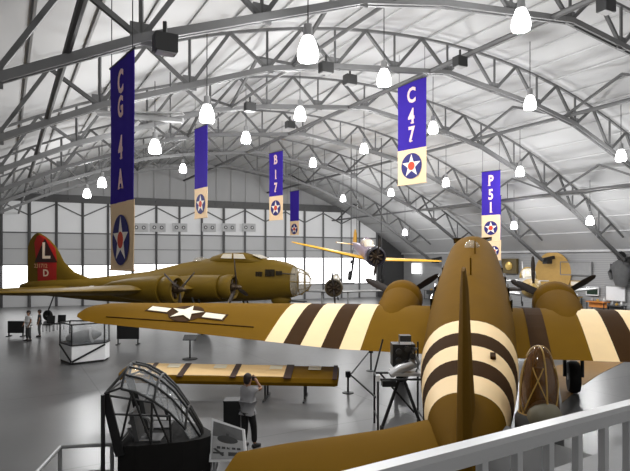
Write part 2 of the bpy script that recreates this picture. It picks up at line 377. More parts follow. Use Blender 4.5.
# ------------------------------------------------------------------ banners
def banner(x0, x1, yt, yb, Y, W, zb_blue, letters, label, rc, small=False, fs=None):
    """x0,x1: edges, Y depth, W true width, zb_blue: row of the blue/cream seam, rc: row of roundel centre"""
    dX = (x1 - x0) / F * Y; dl = .5 * math.sqrt(max(W * W - dX * dX, 0))
    pl, pr = P(x0, 0, Y + dl), P(x1, 0, Y - dl); xm = (x0 + x1) / 2
    ctr = V(((pl.x + pr.x) / 2, (pl.y + pr.y) / 2, 0)); ang = math.atan2(pr.y - pl.y, pr.x - pl.x)
    z = lambda y: H - (y - CY) / F * Y
    zt, zb, zs, zr = z(yt), z(yb), z(zb_blue), z(rc)
    root = thing('hanging_banner', V((ctr.x, ctr.y, zb)), label, 'banner', 'hanging aircraft banners', (0, 0, ang))
    W2 = W / 2
    def cloth(za, zc, m, nm):
        n = 8; q = MB(); rows = 10
        fr = []; 
        for i in range(rows + 1):
            zz = za + (zc - za) * i / rows - zb
            front = [V((-W2 + W * j / n, -.006 + .012 * math.sin(j * 2.2 + i * .35), zz)) for j in range(n + 1)]
            fr.append(front + [p + V((0, .012, 0)) for p in front[::-1]])
        q.loft(fr, 0); return q.build(nm, m, root, world=False)
    cloth(zs, zt, BLUE, 'blue_field'); cream = cloth(zb, zs, BCREAM, 'cream_field')
    MB().tube([(-W2 - .06, 0, zt - zb), (W2 + .06, 0, zt - zb)], .025, 8).build('top_rod', DARK, root, world=False)
    MB().tube([(-W2 - .03, 0, 0), (W2 + .03, 0, 0)], .022, 8).build('bottom_rod', BCREAM, root, world=False)
    u, v = uv_of(ctr); zr_ = max(z_low(v), zt + .3)
    for s in (-1, 1): MB().tube([(s * W2 * .9, 0, zt - zb), (s * W2 * .9, 0, max(z_roof(v) - .1, zt + .2) - zb)], .012, 5).build('cord', DARK, root, world=False)
    # roundel
    R = .36 * W; zc = zr - zb
    def flat(pts, y, m, nm, par=root):
        q = MB(); q.prism([V((p[0], y, p[1] + zc)) for p in pts], (0, .004, 0)); return q.build(nm, m, par, world=False, smooth=False)
    circ = lambda r, n=36: [(r * math.cos(2 * PI * k / n), r * math.sin(2 * PI * k / n)) for k in range(n)]
    rd = flat(circ(R), -.03, BNAVY, 'roundel'); flat(star_pts(R * .93), -.034, BWHITE, 'star', rd); flat(circ(R * .33), -.038, BRED, 'red_centre', rd)
    for ch, yc, hh in letters:
        size = hh * 1.12 / F * Y / .7
        M = Matrix.Translation((0, -.03, z(yc) - zb)) @ Matrix.Rotation(PI / 2, 4, 'X')
        vs_, fs_ = text_mesh(ch, size, M, off=size * .03, sx=fs or .74)
        q = MB(); q.add(vs_, fs_)
        hc = hh / F * Y / 2; w = hc * .62
        bars = {'A': [(-.62, -1), (.62, -1)], 'P': [(-.42, -1)], '4': [(.22, -1)], '7': [(-.12, -1)], '1': [(.1, -1)], 'B': [(-.5, -1), (-.5, 1)], 'C': [], 'G': [(.55, -.1)]}.get(ch, [])
        for bx, bz in bars: q.box((bx * hc * .85, -.03, z(yc) - zb + bz * hc * .93), (w, .008, hc * .16))
        q.build('letter', LETTER, root, world=False, smooth=False)
banner(109, 136, 59, 270, 12.9, 1.62, 202, [('C', 83, 20), ('G', 108, 18), ('4', 149, 20), ('A', 180, 17)], 'biggest blue and cream banner lettered CG 4A with star roundel', 240)
banner(194, 208, 127, 218, 31.4, 1.55, 188, [], 'blue banner without readable letters hanging just right of the CG 4A banner'.replace('right of', 'past'), 204)
banner(269, 283, 152, 220, 42, 1.6, 196, [('B', 160, 8), ('1', 175, 8), ('7', 188, 8)], 'small blue banner lettered B 17 above the bomber cockpit', 208)
banner(290, 299, 191, 235, 52, 1.35, 221, [], 'smallest plain blue banner hanging behind the B 17 banner', 229)
banner(399, 425, 81, 184, 27.5, 1.75, 149, [('C', 96, 13), ('4', 117, 13), ('7', 135, 13)], 'blue and cream banner lettered C 47 with star roundel', 166)
banner(483, 499, 171, 241, 39, 1.35, 215, [('P', 181, 9), ('5', 195, 9), ('1', 208, 9)], 'small blue banner lettered P 51 above the transport cockpit', 228)
banner(489, 500, 196, 260, 44, 1.1, 240, [], 'banner almost hidden behind the P 51 banner with only its lower roundel showing', 251)

# ------------------------------------------------------------------ aircraft helpers
def sect(y, hw, zt, zb, n=28, ex=2.3):
    zc, hh = (zt + zb) / 2, (zt - zb) / 2; r = []
    for k in range(n):
        t = 2 * PI * k / n; c, s = math.cos(t), math.sin(t)
        r.append(V((hw * math.copysign(abs(c) ** (2 / ex), c), y, zc + hh * math.copysign(abs(s) ** (2 / ex), s))))
    return r
FOIL = [(0, 0), (.02, .22), (.08, .55), (.2, .9), (.35, 1), (.55, .85), (.75, .52), (.92, .18), (1, .02)]
def foil(t):
    for (a, fa), (b, fb) in zip(FOIL, FOIL[1:]):
        if t <= b: return fa + (fb - fa) * (t - a) / (b - a)
    return 0
def foil_ring(le, te, th, nrm):
    le, te, nrm = V(le), V(te), V(nrm)
    up = [le.lerp(te, t) + nrm * th * f * .5 for t, f in FOIL]; lo = [le.lerp(te, t) - nrm * th * f * .42 for t, f in FOIL[1:-1]]
    return up + lo[::-1]
def wing_mb(st, mi=0, nrm=(0, 0, 1)):
    q = MB(); q.loft([foil_ring(a, b, t, nrm) for a, b, t in st], mi); return q
def at_span(st, s):
    for (a0, b0, t0), (a1, b1, t1) in zip(st, st[1:]):
        s0, s1 = abs(a0[0]), abs(a1[0])
        if s0 <= s <= s1:
            k = (s - s0) / (s1 - s0) if s1 > s0 else 0
            return V(a0).lerp(V(a1), k), V(b0).lerp(V(b1), k), t0 + (t1 - t0) * k
    return V(st[-1][0]), V(st[-1][1]), st[-1][2]
def refine(st, cuts):
    ss = sorted(set([abs(a[0]) for a, b, t in st] + cuts)); return [at_span(st, s) for s in ss]
def mirror(st): return [(V((-a[0], a[1], a[2])), V((-b[0], b[1], b[2])), t) for a, b, t in st]
def decal(pts2, st, sgn, m, nm, par, lift=.03, dens=1):
    """flat marking laid on the upper surface; pts2 in (span, chord y)"""
    vv = []
    for s, y in pts2:
        a, b, t = at_span(st, s); k = (a.y - y) / max(a.y - b.y, 1e-3)
        p = a.lerp(b, min(max(k, 0), 1)) + V((0, 0, t * .5 * foil(min(max(k, 0), 1)) + lift)); p.x = sgn * s; vv.append(p)
    q = MB(); q.prism(vv, (0, 0, -.012)); return q.build(nm, m, par, world=False, smooth=False)
def propeller(root, hub, ax, R, nb, rot, m=PROPB, hubr=.16, spin=.45, cw=.24, spm=None):
    hub = V(hub); ax = V(ax).normalized(); t = V((1, 0, 0)); a = t; b = ax.cross(a).normalized()
    sp = MB().lathe([(hubr, -.15), (hubr, .0), (hubr * .8, spin * .6), (hubr * .4, spin * .9), (.01, spin)], hub, ax, 14).build('propeller_hub', spm or ENGM, root, world=False)
    for k in range(nb):
        th = rot + 2 * PI * k / nb; d = a * math.cos(th) + b * math.sin(th); w = ax.cross(d).normalized(); rings = []
        for r, c, tw, tk in ((hubr * .8, .05, 1.0, .06), (.2 * R, .6, .9, .07), (.45 * R, 1.0, .6, .05), (.75 * R, .95, .4, .04), (.95 * R, .6, .3, .03), (R, .2, .3, .02)):
            cw_ = c * cw / 2; wd = (w * math.cos(tw) + ax * math.sin(tw)); nn = d.cross(wd).normalized(); p = hub + d * r + ax * .08
            rings.append([p + wd * cw_ + nn * 0, p + nn * tk, p - wd * cw_, p - nn * tk])
        MB().loft(rings, 0).build('propeller_blade', m, root, world=False)
def radial(root, c, R, L, m, depth=.5, nm='engine_cowling'):
    """cowling lofted along +y, open front with a cylinder bank inside"""
    c = V(c); ax = V((0, 1, 0))
    cow = MB().lathe([(R * .55, -L), (R * .88, -L * .75), (R, -L * .45), (R * 1.0, -.12), (R * .93, -.02), (R * .82, 0), (R * .76, -.06), (R * .76, -depth)], c, ax, 28).build(nm, m, root, world=False)
    q = MB(); q.lathe([(R * .3, -depth), (R * .3, -.12), (R * .16, .12)], c, ax, 14)
    e = q.build('crankcase', ENGM, cow, world=False)
    for k in range(9):
        t = 2 * PI * k / 9; d = V((math.cos(t), 0, math.sin(t))); MB().tube([c + d * R * .28 + V((0, -.3, 0)), c + d * R * .72 + V((0, -.3, 0))], R * .12, 8).build('cylinder', ENGM, cow, world=False)
    return cow
def wheel(root, c, r, w, nm='wheel', par=None):
    c = V(c); o = MB().lathe([(r * .55, -w / 2), (r * .9, -w / 2), (r, -w * .25), (r, w * .25), (r * .9, w / 2), (r * .55, w / 2)], c, V((1, 0, 0)), 20).build(nm, RUBBER, par or root, world=False)
    if par is None: MB().lathe([(.05, -w * .52), (r * .56, -w * .45), (r * .56, w * .45), (.05, w * .52)], c, V((1, 0, 0)), 14).build('wheel_hub', GALV, o, world=False)
    return o
# ------------------------------------------------------------------ TRANSPORT seen from behind its tail
PSI, PIT = math.radians(16.2), math.radians(13.0)
CT = thing('transport_aircraft', V((2.68, 10.0, 1.05)), 'olive twin engined transport aircraft seen from behind its tail with cream and brown stripes', 'aircraft', rot=(PIT, 0, -PSI))
ctM = INV[CT.name]
cs = [(-1.25, .05, .28, .0), (-.7, .2, .36, -.14), (0, .42, .46, -.28), (.8, .62, .52, -.45), (1.5, .76, .56, -.6), (2.2, .88, .63, -.75), (2.85, .97, .70, -.87), (3.55, 1.05, .77, -.98), (4.25, 1.13, .83, -1.1), (5.0, 1.19, .89, -1.2),
      (7, 1.25, 1.0, -1.3), (9, 1.25, 1.1, -1.35), (11, 1.2, 1.17, -1.35), (13, 1.12, 1.22, -1.33), (14.4, 1.04, 1.27, -1.3), (15.1, .98, 1.2, -1.25), (15.7, .9, .86, -1.2), (16.4, .76, .52, -1.05), (17.0, .55, .2, -.8), (17.3, .2, -.1, -.5)]
def fmi(i, j):
    y = (cs[i][0] + cs[i + 1][0]) / 2
    if 1.5 < y < 5.0: return 1 if int([k for k, a in enumerate([1.5, 2.2, 2.85, 3.55, 4.25]) if y > a][-1]) % 2 == 0 else 2
    return 0
def kshear(y): return .6 * (max(0, min(1, (y + .6) / 1.6)) if y < 1 else max(0, min(1, (8.5 - y) / 3.5)))
def csect(c):
    return [V((p.x, p.y - kshear(c[0]) * (c[2] - p.z), p.z)) for p in sect(*c, n=40, ex=2.25)]
fus = MB().loft([csect(c) for c in cs], fmi).build('fuselage', [OLIVE, CREAM, BROWN], CT, world=False)
fus['label'] = 'olive fuselage with three cream and two brown bands'
# cockpit windows
q = MB()
for x0, x1 in ((-.8, -.1), (.1, .8)): q.prism([(x0, 15.25, 1.06), (x1, 15.25, 1.1), (x1, 15.72, .88), (x0, 15.72, .76)], (0, 0, .03))
q.build('windshield', WIND, CT, world=False, smooth=False)
MB().sphere((0, 12.9, 1.2), (.28, .3, .24), 14, lo=0).build('astrodome', GLASSD, CT, world=False)
# antennas on the spine
for x, y in ((.0, 9.0), (.12, 11.8)): MB().bar((x, y, 1.05), (x, y - .15, 1.7), .05, .12).build('antenna_mast', OLIVE, CT, world=False, smooth=False)
MB().box((.55, 3.2, .67), (.12, .25, .08)).build('drain_fairing', BROWN, CT, world=False, smooth=False)
for y, hx in ((8.6, 1.235), (10.0, 1.21), (11.4, 1.17), (12.8, 1.11)):
    for s in (-1, 1):
        MB().box((s * hx, y, .25), (.05, .5, .38)).build('cabin_window', WIND, CT, world=False, smooth=False)
# wing
wst = [((1.0, 11.5, -.86), (1.0, 7.15, -1.0), .62), ((4.3, 11.2, -.74), (4.3, 7.07, -.92), .6), ((9, 9.8, -.36), (9, 6.85, -.5), .4), ((12.6, 8.7, -.08), (12.6, 6.55, -.16), .26), ((13.3, 8.45, -.03), (13.3, 6.65, -.1), .22), ((13.7, 8.1, .0), (13.7, 6.85, -.04), .16), ((13.85, 7.8, .01), (13.85, 7.1, -.01), .08)]
scuts = [3.37, 4.05, 4.65, 5.33, 5.91, 6.54]
wr = refine(wst, scuts)
def wmi(i, j):
    s = (abs(wr[i][0][0]) + abs(wr[i + 1][0][0])) / 2
    for k in range(5):
        if scuts[k] < s < scuts[k + 1]: return 1 if k % 2 == 0 else 2
    return 0
for sg, lab in ((-1, 'port'), (1, 'starboard')):
    st = wr if sg > 0 else mirror(wr)
    w = wing_mb(st, wmi).build('wing', [OLIVE_W, CREAM, BROWN], CT, world=False, angle=60)
    # aileron gap line
    MBq = MB(); a = []
    for s in (7.2, 9, 11, 12.6):
        l, t, th = at_span(wst, s); a.append(l.lerp(t, .78) + V((0, 0, th * .5 * foil(.78) + .012))); a[-1].x = sg * s
    MBq.tube(a, .022, 5); MBq.build('aileron_gap', BROWN, w, world=False)
    # star and bars
    cS, cY = 9.95, 8.05; r = .58
    decal([(cS + r * 1.12 * math.cos(t), cY + r * 1.12 * math.sin(t)) for t in [2 * PI * k / 24 for k in range(24)]], wst, sg, INSBLUE, 'insignia_disc', w, .022)
    for e in (-1, 1): 
        decal([(cS + e * x, cY + y) for x, y in ((.6, -.25), (1.55, -.25), (1.55, .25), (.6, .25))], wst, sg, INSBLUE, 'insignia_bar_edge', w, .022)
        decal([(cS + e * x, cY + y) for x, y in ((.7, -.17), (1.47, -.17), (1.47, .17), (.7, .17))], wst, sg, WHITE, 'insignia_bar', w, .036)
    decal([(cS + x, cY + y * .9) for x, y in star_pts(r * 1.12)], wst, sg, WHITE, 'insignia_star', w, .05)
    # nacelle
    ns = 3.1 if sg > 0 else -2.8
    nr = []
    for y, rr, zc in ((9.0, .1, -1.08), (9.3, .42, -1.08), (9.9, .62, -1.08), (10.7, .74, -1.08), (11.6, .8, -1.08), (12.4, .8, -1.08)):
        nr.append([V((ns + rr * math.cos(t), y, zc + rr * .92 * math.sin(t))) for t in [2 * PI * k / 28 for k in range(28)]])
    na = MB().loft(nr, 0).build('nacelle', OLIVE, CT, world=False)
    radial(CT, (ns, 13.5, -1.12), .83, 1.3, OLIVE)
    propeller(CT, (ns, 13.55, -1.12), (0, 1, 0), 1.78, 3, -.6, hubr=.17, cw=.32)
    # main gear
    M3 = ctM.to_3x3()
    base = CT.matrix_basis
    wpos = (Matrix.Translation(CT.location) @ Euler(CT.rotation_euler).to_matrix().to_4x4()) @ V((ns + .3, 10.6, -1.9)); wpos.z = .56
    wl_ = ctM @ wpos
    wheel(CT, wl_, .55, .36, 'main_wheel')
    for e in (-.28, .28): MB().tube([wl_ + V((e, 0, 0)), V((ns + .3 + e, 10.9, -.8))], .06, 8).build('gear_strut', DARK, CT, world=False)
# dark strip painted on starboard wing in place of a shaded gap
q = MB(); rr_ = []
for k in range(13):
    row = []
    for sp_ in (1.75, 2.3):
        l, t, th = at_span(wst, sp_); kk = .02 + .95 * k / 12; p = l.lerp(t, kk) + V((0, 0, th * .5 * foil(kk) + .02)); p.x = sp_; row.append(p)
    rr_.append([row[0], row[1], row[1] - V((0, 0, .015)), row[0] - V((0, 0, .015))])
q.loft(rr_); q.build('wing_gap_shade', BROWN, CT, world=False, smooth=False)
# tail
def tail_st(sg): return [(V((sg * .3, 1.5, .06)), V((sg * .3, -1.25, .02)), .26), (V((sg * 1.6, .8, -.02)), V((sg * 1.6, -1.3, -.06)), .2), (V((sg * 3.4, .0, -.04)), V((sg * 3.4, -1.4, -.08)), .13), (V((sg * 4.2, -.45, -.04)), V((sg * 4.2, -1.3, -.06)), .06)]
tp = wing_mb(tail_st(-1)).build('tailplane', OLIVE_W, CT, world=False, angle=60)
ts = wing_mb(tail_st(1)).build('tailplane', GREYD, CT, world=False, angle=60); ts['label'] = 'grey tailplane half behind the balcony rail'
fin = [(V((0, 2.1, .35)), V((0, -.45, .35)), .36), (V((0, 1.3, .9)), V((0, -.45, .9)), .32), (V((0, .75, 1.7)), V((0, -.5, 1.7)), .26), (V((0, .35, 2.5)), V((0, -.5, 2.5)), .2), (V((0, .0, 3.2)), V((0, -.5, 3.2)), .15), (V((0, -.3, 3.6)), V((0, -.5, 3.6)), .07)]
wing_mb(fin, 0, (1, 0, 0)).build('fin', OLIVE, CT, world=False, angle=60)
rud = [(V((0, -.45, .0)), V((0, -1.2, .1)), .3), (V((0, -.45, .9)), V((0, -1.45, .9)), .28), (V((0, -.5, 1.8)), V((0, -1.45, 1.8)), .23), (V((0, -.5, 2.6)), V((0, -1.25, 2.6)), .18), (V((0, -.5, 3.2)), V((0, -.95, 3.2)), .12), (V((0, -.5, 3.62)), V((0, -.7, 3.62)), .06)]
wing_mb(rud, 0, (1, 0, 0)).build('rudder', OLIVE, CT, world=False, angle=60)
wp = (Matrix.Translation(CT.location) @ Euler(CT.rotation_euler).to_matrix().to_4x4()) @ V((0, .6, -1)); wp.z = .26; wl_ = ctM @ wp
wheel(CT, wl_, .25, .16, 'tail_wheel'); MB().tube([wl_ + V((.1, 0, 0)), V((.08, .9, -.3))], .04).build('tail_strut', DARK, CT, world=False)

# ------------------------------------------------------------------ HEAVY BOMBER in profile, nose to the right
AB = math.radians(-18)
BM = thing('bomber_aircraft', V((-21.7, 42.95, 0)), 'olive four engined heavy bomber in profile with red tail fin lettered L', 'aircraft', rot=(0, 0, AB - PI / 2))
bs = [(-1.0, .25, 2.75, 2.2), (-.2, .5, 2.95, 2.0), (2, .7, 3.1, 1.85), (4.5, .85, 3.2, 1.7), (6.3, 1.0, 3.35, 1.6), (10.5, 1.15, 3.8, 1.5), (13.3, 1.18, 4.4, 1.55), (15.3, 1.18, 4.72, 1.7), (16.6, 1.16, 4.85, 1.8), (18.6, 1.12, 4.72, 1.9), (20, 1.05, 4.62, 2.0), (20.9, .98, 4.45, 2.1), (21.4, .9, 4.25, 2.2)]
MB().loft([sect(*c, n=32, ex=2.1) for c in bs], lambda i, j: 1 if 19 <= j <= 29 else 0).build('fuselage', [OLIVE_B, OLIVE_B], BM, world=False, angle=60)
# glazed nose
nz = [(21.4, .88, 4.22, 2.22), (21.9, .78, 4.05, 2.35), (22.3, .55, 3.8, 2.6), (22.55, .2, 3.4, 2.95)]
gn = MB().loft([sect(*c, n=20, ex=2) for c in nz]).build('nose_glazing', GLASSD, BM, world=False)
q = MB()
for k in range(0, 20, 4): q.tube([sect(*c, n=20, ex=2)[k] for c in nz], .03, 5)
for c in nz[:3]: q.tube([p for p in sect(*c, n=20, ex=2)] + [sect(*c, n=20, ex=2)[0]], .03, 5)
q.build('nose_frame', OLIVE_B, gn, world=False)
# cockpit hump + windows
MB().loft([sect(15.6, .6, 4.85, 4.2, 20), sect(16.4, .85, 5.08, 4.2, 20), sect(17.9, .85, 5.1, 4.2, 20), sect(18.7, .75, 4.9, 4.2, 20), sect(19.4, .5, 4.68, 4.2, 20)], 0).build('cockpit_roof', OLIVE_B, BM, world=False, angle=60)
for pts in ([(16.55, 4.72), (16.75, 5.0), (17.35, 5.02), (17.35, 4.7)], [(17.5, 4.7), (17.5, 5.02), (18.15, 5.0), (18.35, 4.68)]):
    MB().prism([(.86, y, z) for y, z in pts], (.05, 0, 0)).build('cockpit_window', WINGL, BM, world=False, smooth=False)
MB().prism([(-.6, 18.72, 4.93), (.6, 18.72, 4.93), (.6, 19.35, 4.68), (-.6, 19.35, 4.68)], (0, .04, .04)).build('windshield', WINGL, BM, world=False, smooth=False)
for y0, y1, z0, z1 in ((19.15, 19.6, 3.55, 3.85), (19.8, 20.45, 3.55, 4.0), (20.55, 20.95, 3.65, 3.9)):
    MB().prism([(1.0, y0, z0), (1.0, y1, z0), (1.0, y1, z1), (1.0, y0, z1)], (.09, 0, 0)).build('side_window', WIND, BM, world=False, smooth=False)
MB().tube([(1.0, 20.8, 3.75), (1.15, 21.9, 3.7)], .035).build('cheek_gun', DARK, BM, world=False)
tr = MB().sphere((0, 14.6, 4.5), (.6, .6, .3), 16, lo=0).build('top_turret', GLASSD, BM, world=False)
ct_ = MB().sphere((0, 20.5, 2.0), (.5, .7, .45), 16).build('chin_turret', OLIVE_B, BM, world=False)
for x in (-.2, .2): MB().tube([(x, 20.9, 1.95), (x, 22.2, 1.9)], .035).build('gun_barrel', DARK, ct_, world=False)
MB().tube([(0, 8.5, 3.5), (0, 8.5, 4.4)], .03).build('antenna_mast', DARK, BM, world=False)
# wings
bw = [((.9, 16.9, 2.75), (.9, 11.0, 2.5), .95), ((3.4, 16.5, 2.82), (3.4, 11.4, 2.6), .85), ((8, 15.9, 2.98), (8, 12.0, 2.8), .62), ((14.8, 15.0, 3.2), (14.8, 12.9, 3.1), .32), ((16.6, 14.5, 3.26), (16.6, 13.3, 3.2), .16), ((17, 14.1, 3.28), (17, 13.6, 3.26), .06)]
for sg in (1, -1):
    st = [(V(a), V(b), t) for a, b, t in bw]; st = st if sg > 0 else mirror(st)
    w = wing_mb(st).build('wing', OLIVE_B, BM, world=False, angle=60)
    for s, yf, z in ((3.4, 18.8, 2.95), (7.8, 17.6, 3.02)):
        x = sg * s; nr = []
        for y, rr in ((12.6, .1), (13.4, .4), (14.8, .62), (16.0, .74), (yf - .9, .76)):
            nr.append([V((x + rr * math.cos(t), y, z - .02 + rr * math.sin(t))) for t in [2 * PI * k / 24 for k in range(24)]])
        MB().loft(nr, 0).build('nacelle', OLIVE_B, BM, world=False, angle=60)
        radial(BM, (x, yf, z), .76, 1.1, OLIVE_B)
        propeller(BM, (x, yf + .05, z), (0, 1, 0), 1.76, 3, PI / 2 if s > 5 else .7, hubr=.16)
    # gear
    x = sg * 3.4; wheel(BM, (x, 16.6, .7), .7, .45, 'main_wheel')
    for e in (-.34, .34): MB().tube([(x + e, 16.6, .7), (x + e, 16.0, 2.6)], .07).build('gear_strut', DARK, BM, world=False)
    tst = [(V((sg * .4, 4.4, 2.55)), V((sg * .4, .7, 2.5)), .34), (V((sg * 4.5, 3.1, 2.6)), V((sg * 4.5, .7, 2.56)), .2), (V((sg * 6.2, 2.3, 2.62)), V((sg * 6.2, .9, 2.6)), .1), (V((sg * 6.5, 1.8, 2.62)), V((sg * 6.5, 1.2, 2.62)), .04)]
    wing_mb(tst).build('tailplane', OLIVE_B, BM, world=False, angle=60)
MB().sphere((10.2, 14.0, 3.22), (.12, .18, .05), 8).build('landing_light', WINGL, BM, world=False)
wheel(BM, (0, 1.5, .4), .4, .25, 'tail_wheel'); MB().tube([(.14, 1.5, .4), (.14, 2.2, 1.9)], .05).build('tail_strut', DARK, BM, world=False)
fz = [(2.55, 7.2, -.4), (3.25, 5.4, -.4), (3.7, 4.0, -.4), (4.45, 3.05, -.4), (5.1, 2.65, -.4), (5.6, 2.3, -.4), (6.1, 1.75, -.2), (6.4, 1.3, .05), (6.6, .9, .3), (6.66, .7, .5)]
wing_mb([(V((0, le, z)), V((0, te, z)), .42 - .05 * (z - 2.5)) for z, le, te in fz], 0, (1, 0, 0)).build('fin', OLIVE_B, BM, world=False, angle=60)
def fin_half(y, z):
    for (z0, l0, t0), (z1, l1, t1) in zip(fz, fz[1:]):
        if z0 <= z <= z1:
            k = (z - z0) / (z1 - z0); le, te = l0 + (l1 - l0) * k, t0 + (t1 - t0) * k
            return (.42 - .05 * (z - 2.5)) * .5 * foil(min(max((le - y) / (le - te), 0), 1))
    return .05
def fin_decal(pts, m, nm, lift, par=BM):
    # subdivide the outline into a grid so the paint follows the curved fin skin
    bm = bmesh.new(); vs_ = [bm.verts.new((0, y, z)) for y, z in pts]; bm.faces.new(vs_)
    bmesh.ops.triangulate(bm, faces=bm.faces)
    bmesh.ops.subdivide_edges(bm, edges=bm.edges, cuts=5, use_grid_fill=True)
    q = MB(); q.add([V((fin_half(v.co.y, v.co.z) + lift, v.co.y, v.co.z)) for v in bm.verts], [[v.index for v in f.verts] for f in (bm.verts.index_update() or bm.faces)]); bm.free()
    return q.build(nm, m, par, world=False, smooth=False)
# fin paint: y from tail to nose, px x 40..58 -> y .75..2.4
fin_decal([(.62, 2.75), (2.5, 2.75), (2.5, 4.5), (.62, 4.5)], RED, 'red_band', .02)
fin_decal([(.5, 4.5), (2.5, 4.5), (2.3, 5.45), (1.75, 6.0), (1.3, 6.35), (.85, 6.52), (.55, 6.4), (.3, 5.9)], RED, 'red_panel', .02)
fin_decal([(.35, 4.42), (2.55, 4.42), (1.35, 6.25)], MAROON, 'black_triangle', .04)
def fin_text(t, y, z, h, nm, m, sx=1.0, off=.0):
    M = Matrix.Translation((0, y, z)) @ Matrix.Rotation(PI / 2, 4, 'Z') @ Matrix.Rotation(PI / 2, 4, 'X')
    vs_, fs_ = text_mesh(t, h / .7, M, off=off, ext=.004, sx=sx)
    q = MB(); q.add([V((p.x + fin_half(p.y, p.z) + .062, p.y, p.z)) for p in vs_], fs_); q.build(nm, m, BM, world=False, smooth=False)
fin_text('L', 1.5, 5.25, 1.2, 'tail_letter', PALE, 1.0, .03)
fin_text('231712', 1.0, 4.15, .3, 'serial_number', mat('serial_pink', (206, 150, 110), .5), 1.05, .01)
fin_text('D', 1.5, 3.6, .5, 'tail_code', PALE, 1.1, .02)

# ------------------------------------------------------------------ small aircraft
def small_plane(name, label, loc, rot, span, body, wingm, cowlm, cowl_r=.62, blades=2, prot=PI / 2, inline=False, dih=.1, gear=True, glass=WINGL, length=8.5, zc=1.6, fab=None, group=None):
    root = thing(name, loc, label, 'aircraft', group, rot); L = length
    ss = [(-L * .62, .12, zc + .25, zc - .05), (-L * .4, .3, zc + .38, zc - .25), (-L * .15, .48, zc + .5, zc - .5), (L * .1, .55, zc + .55, zc - .62), (L * .25, .56, zc + .5, zc - .62), (L * .33, cowl_r * .9, zc + cowl_r * .85, zc - cowl_r * .85)]
    MB().loft([sect(*c, n=20) for c in ss]).build('fuselage', fab or body, root, world=False, angle=60)
    yf = L * .46
    if inline:
        MB().loft([sect(L * .33, cowl_r * .9, zc + cowl_r * .85, zc - cowl_r * .85, 20), sect(L * .42, cowl_r * .75, zc + .45, zc - .5, 20), sect(yf, .32, zc + .32, zc - .32, 20)]).build('engine_cowling', cowlm, root, world=False)
        propeller(root, (0, yf + .1, zc), (0, 1, 0), 1.7, blades, prot, hubr=.32, spin=.7, spm=cowlm)
    else:
        radial(root, (0, yf, zc), cowl_r, L * .13, cowlm, .4); propeller(root, (0, yf + .05, zc), (0, 1, 0), 1.35, blades, prot, hubr=.12, cw=.2)
    for sg in (1, -1):
        st = [(V((sg * .35, L * .24, zc - .42)), V((sg * .35, -L * .02, zc - .45)), .3), (V((sg * span * .36, L * .2, zc - .42 + dih * span * .36)), V((sg * span * .36, L * .02, zc - .44 + dih * span * .36)), .2),
              (V((sg * span * .48, L * .17, zc - .42 + dih * span * .48)), V((sg * span * .48, L * .04, zc - .43 + dih * span * .48)), .1), (V((sg * span * .5, L * .13, zc - .42 + dih * span * .5)), V((sg * span * .5, L * .07, zc - .42 + dih * span * .5)), .04)]
        wing_mb(st).build('wing', wingm, root, world=False, angle=60)
        wing_mb([(V((sg * .1, -L * .45, zc + .12)), V((sg * .1, -L * .6, zc + .12)), .12), (V((sg * 1.6, -L * .48, zc + .12)), V((sg * 1.6, -L * .59, zc + .12)), .06)]).build('tailplane', wingm, root, world=False)
        if gear:
            w = wheel(root, (sg * 1.25, L * .19, .36), .36, .2, 'main_wheel'); MB().tube([(sg * 1.14, L * .19, .36), (sg * 1.14, L * .17, zc - .4)], [.06, .1], 8).build('gear_leg', wingm if fab is None else DARK, root, world=False)
    wing_mb([(V((0, -L * .4, zc + .2)), V((0, -L * .62, zc + .2)), .14), (V((0, -L * .5, zc + 1.1)), V((0, -L * .64, zc + 1.1)), .1), (V((0, -L * .56, zc + 1.4)), V((0, -L * .62, zc + 1.4)), .05)], 0, (1, 0, 0)).build('fin', wingm, root, world=False)
    cn = MB().loft([sect(-L * .1, .2, zc + .6, zc + .3, 14), sect(-L * .04, .38, zc + 1.0, zc + .3, 14), sect(L * .1, .4, zc + 1.05, zc + .3, 14), sect(L * .17, .3, zc + .6, zc + .3, 14)]).build('canopy', glass, root, world=False)
    q = MB()
    for y in (-L * .03, L * .04, L * .1): q.tube([(.42 * math.cos(t), y, zc + .45 + .62 * math.sin(t)) for t in [PI * k / 10 for k in range(11)]], .03, 5)
    q.build('canopy_frame', cowlm if fab is None else fab, cn, world=False)
    if gear: wheel(root, (0, -L * .56, .16 + (zc - 1.6)), .16, .1, 'tail_wheel'); MB().tube([(.06, -L * .56, .16 + (zc - 1.6)), (.06, -L * .5, zc)], .03).build('tail_strut', DARK, root, world=False)
    return root
LAV = mat('lavender_grey', (150, 136, 150), .5)
YT = small_plane('trainer_aircraft', 'yellow winged trainer with round dark engine hanging from the roof', P(361, 279, 44), (math.radians(-7), math.radians(-7), math.radians(180 + 8)), 11.8, YELLOW, YELLOW, mat('cowl_dark', (40, 36, 44), .4), .72, 2, PI / 2, fab=LAV, dih=.085, zc=2.2)
YTM = Matrix.Translation(YT.location) @ Euler(YT.rotation_euler).to_matrix().to_4x4()
for x, y in ((-1.2, .6), (1.2, .6), (0, -3.4)):
    p = V((x, y, 1.95 if y > 0 else 2.4)); t = YTM @ p; pl = MB(); pl.tube([p, INV[YT.name] @ V((t.x, t.y, z_roof(uv_of(t)[1]) - .2))], .035, 5); pl.build('suspension_cable', DARK, YT, world=False)
small_plane('trainer_aircraft', 'silver winged aircraft with dark olive radial engine standing behind the bomber nose', V((P(341, 0, 47).x, 47.0, 0)) + V((-.3, 3.6, 0)), (0, 0, math.radians(180 - 5)), 11.5, SILVER, SILVER, mat('cowl_olive', (74, 62, 40), .5), .78, 2, PI / 2 + .1, dih=.02, zc=2.25, length=8)
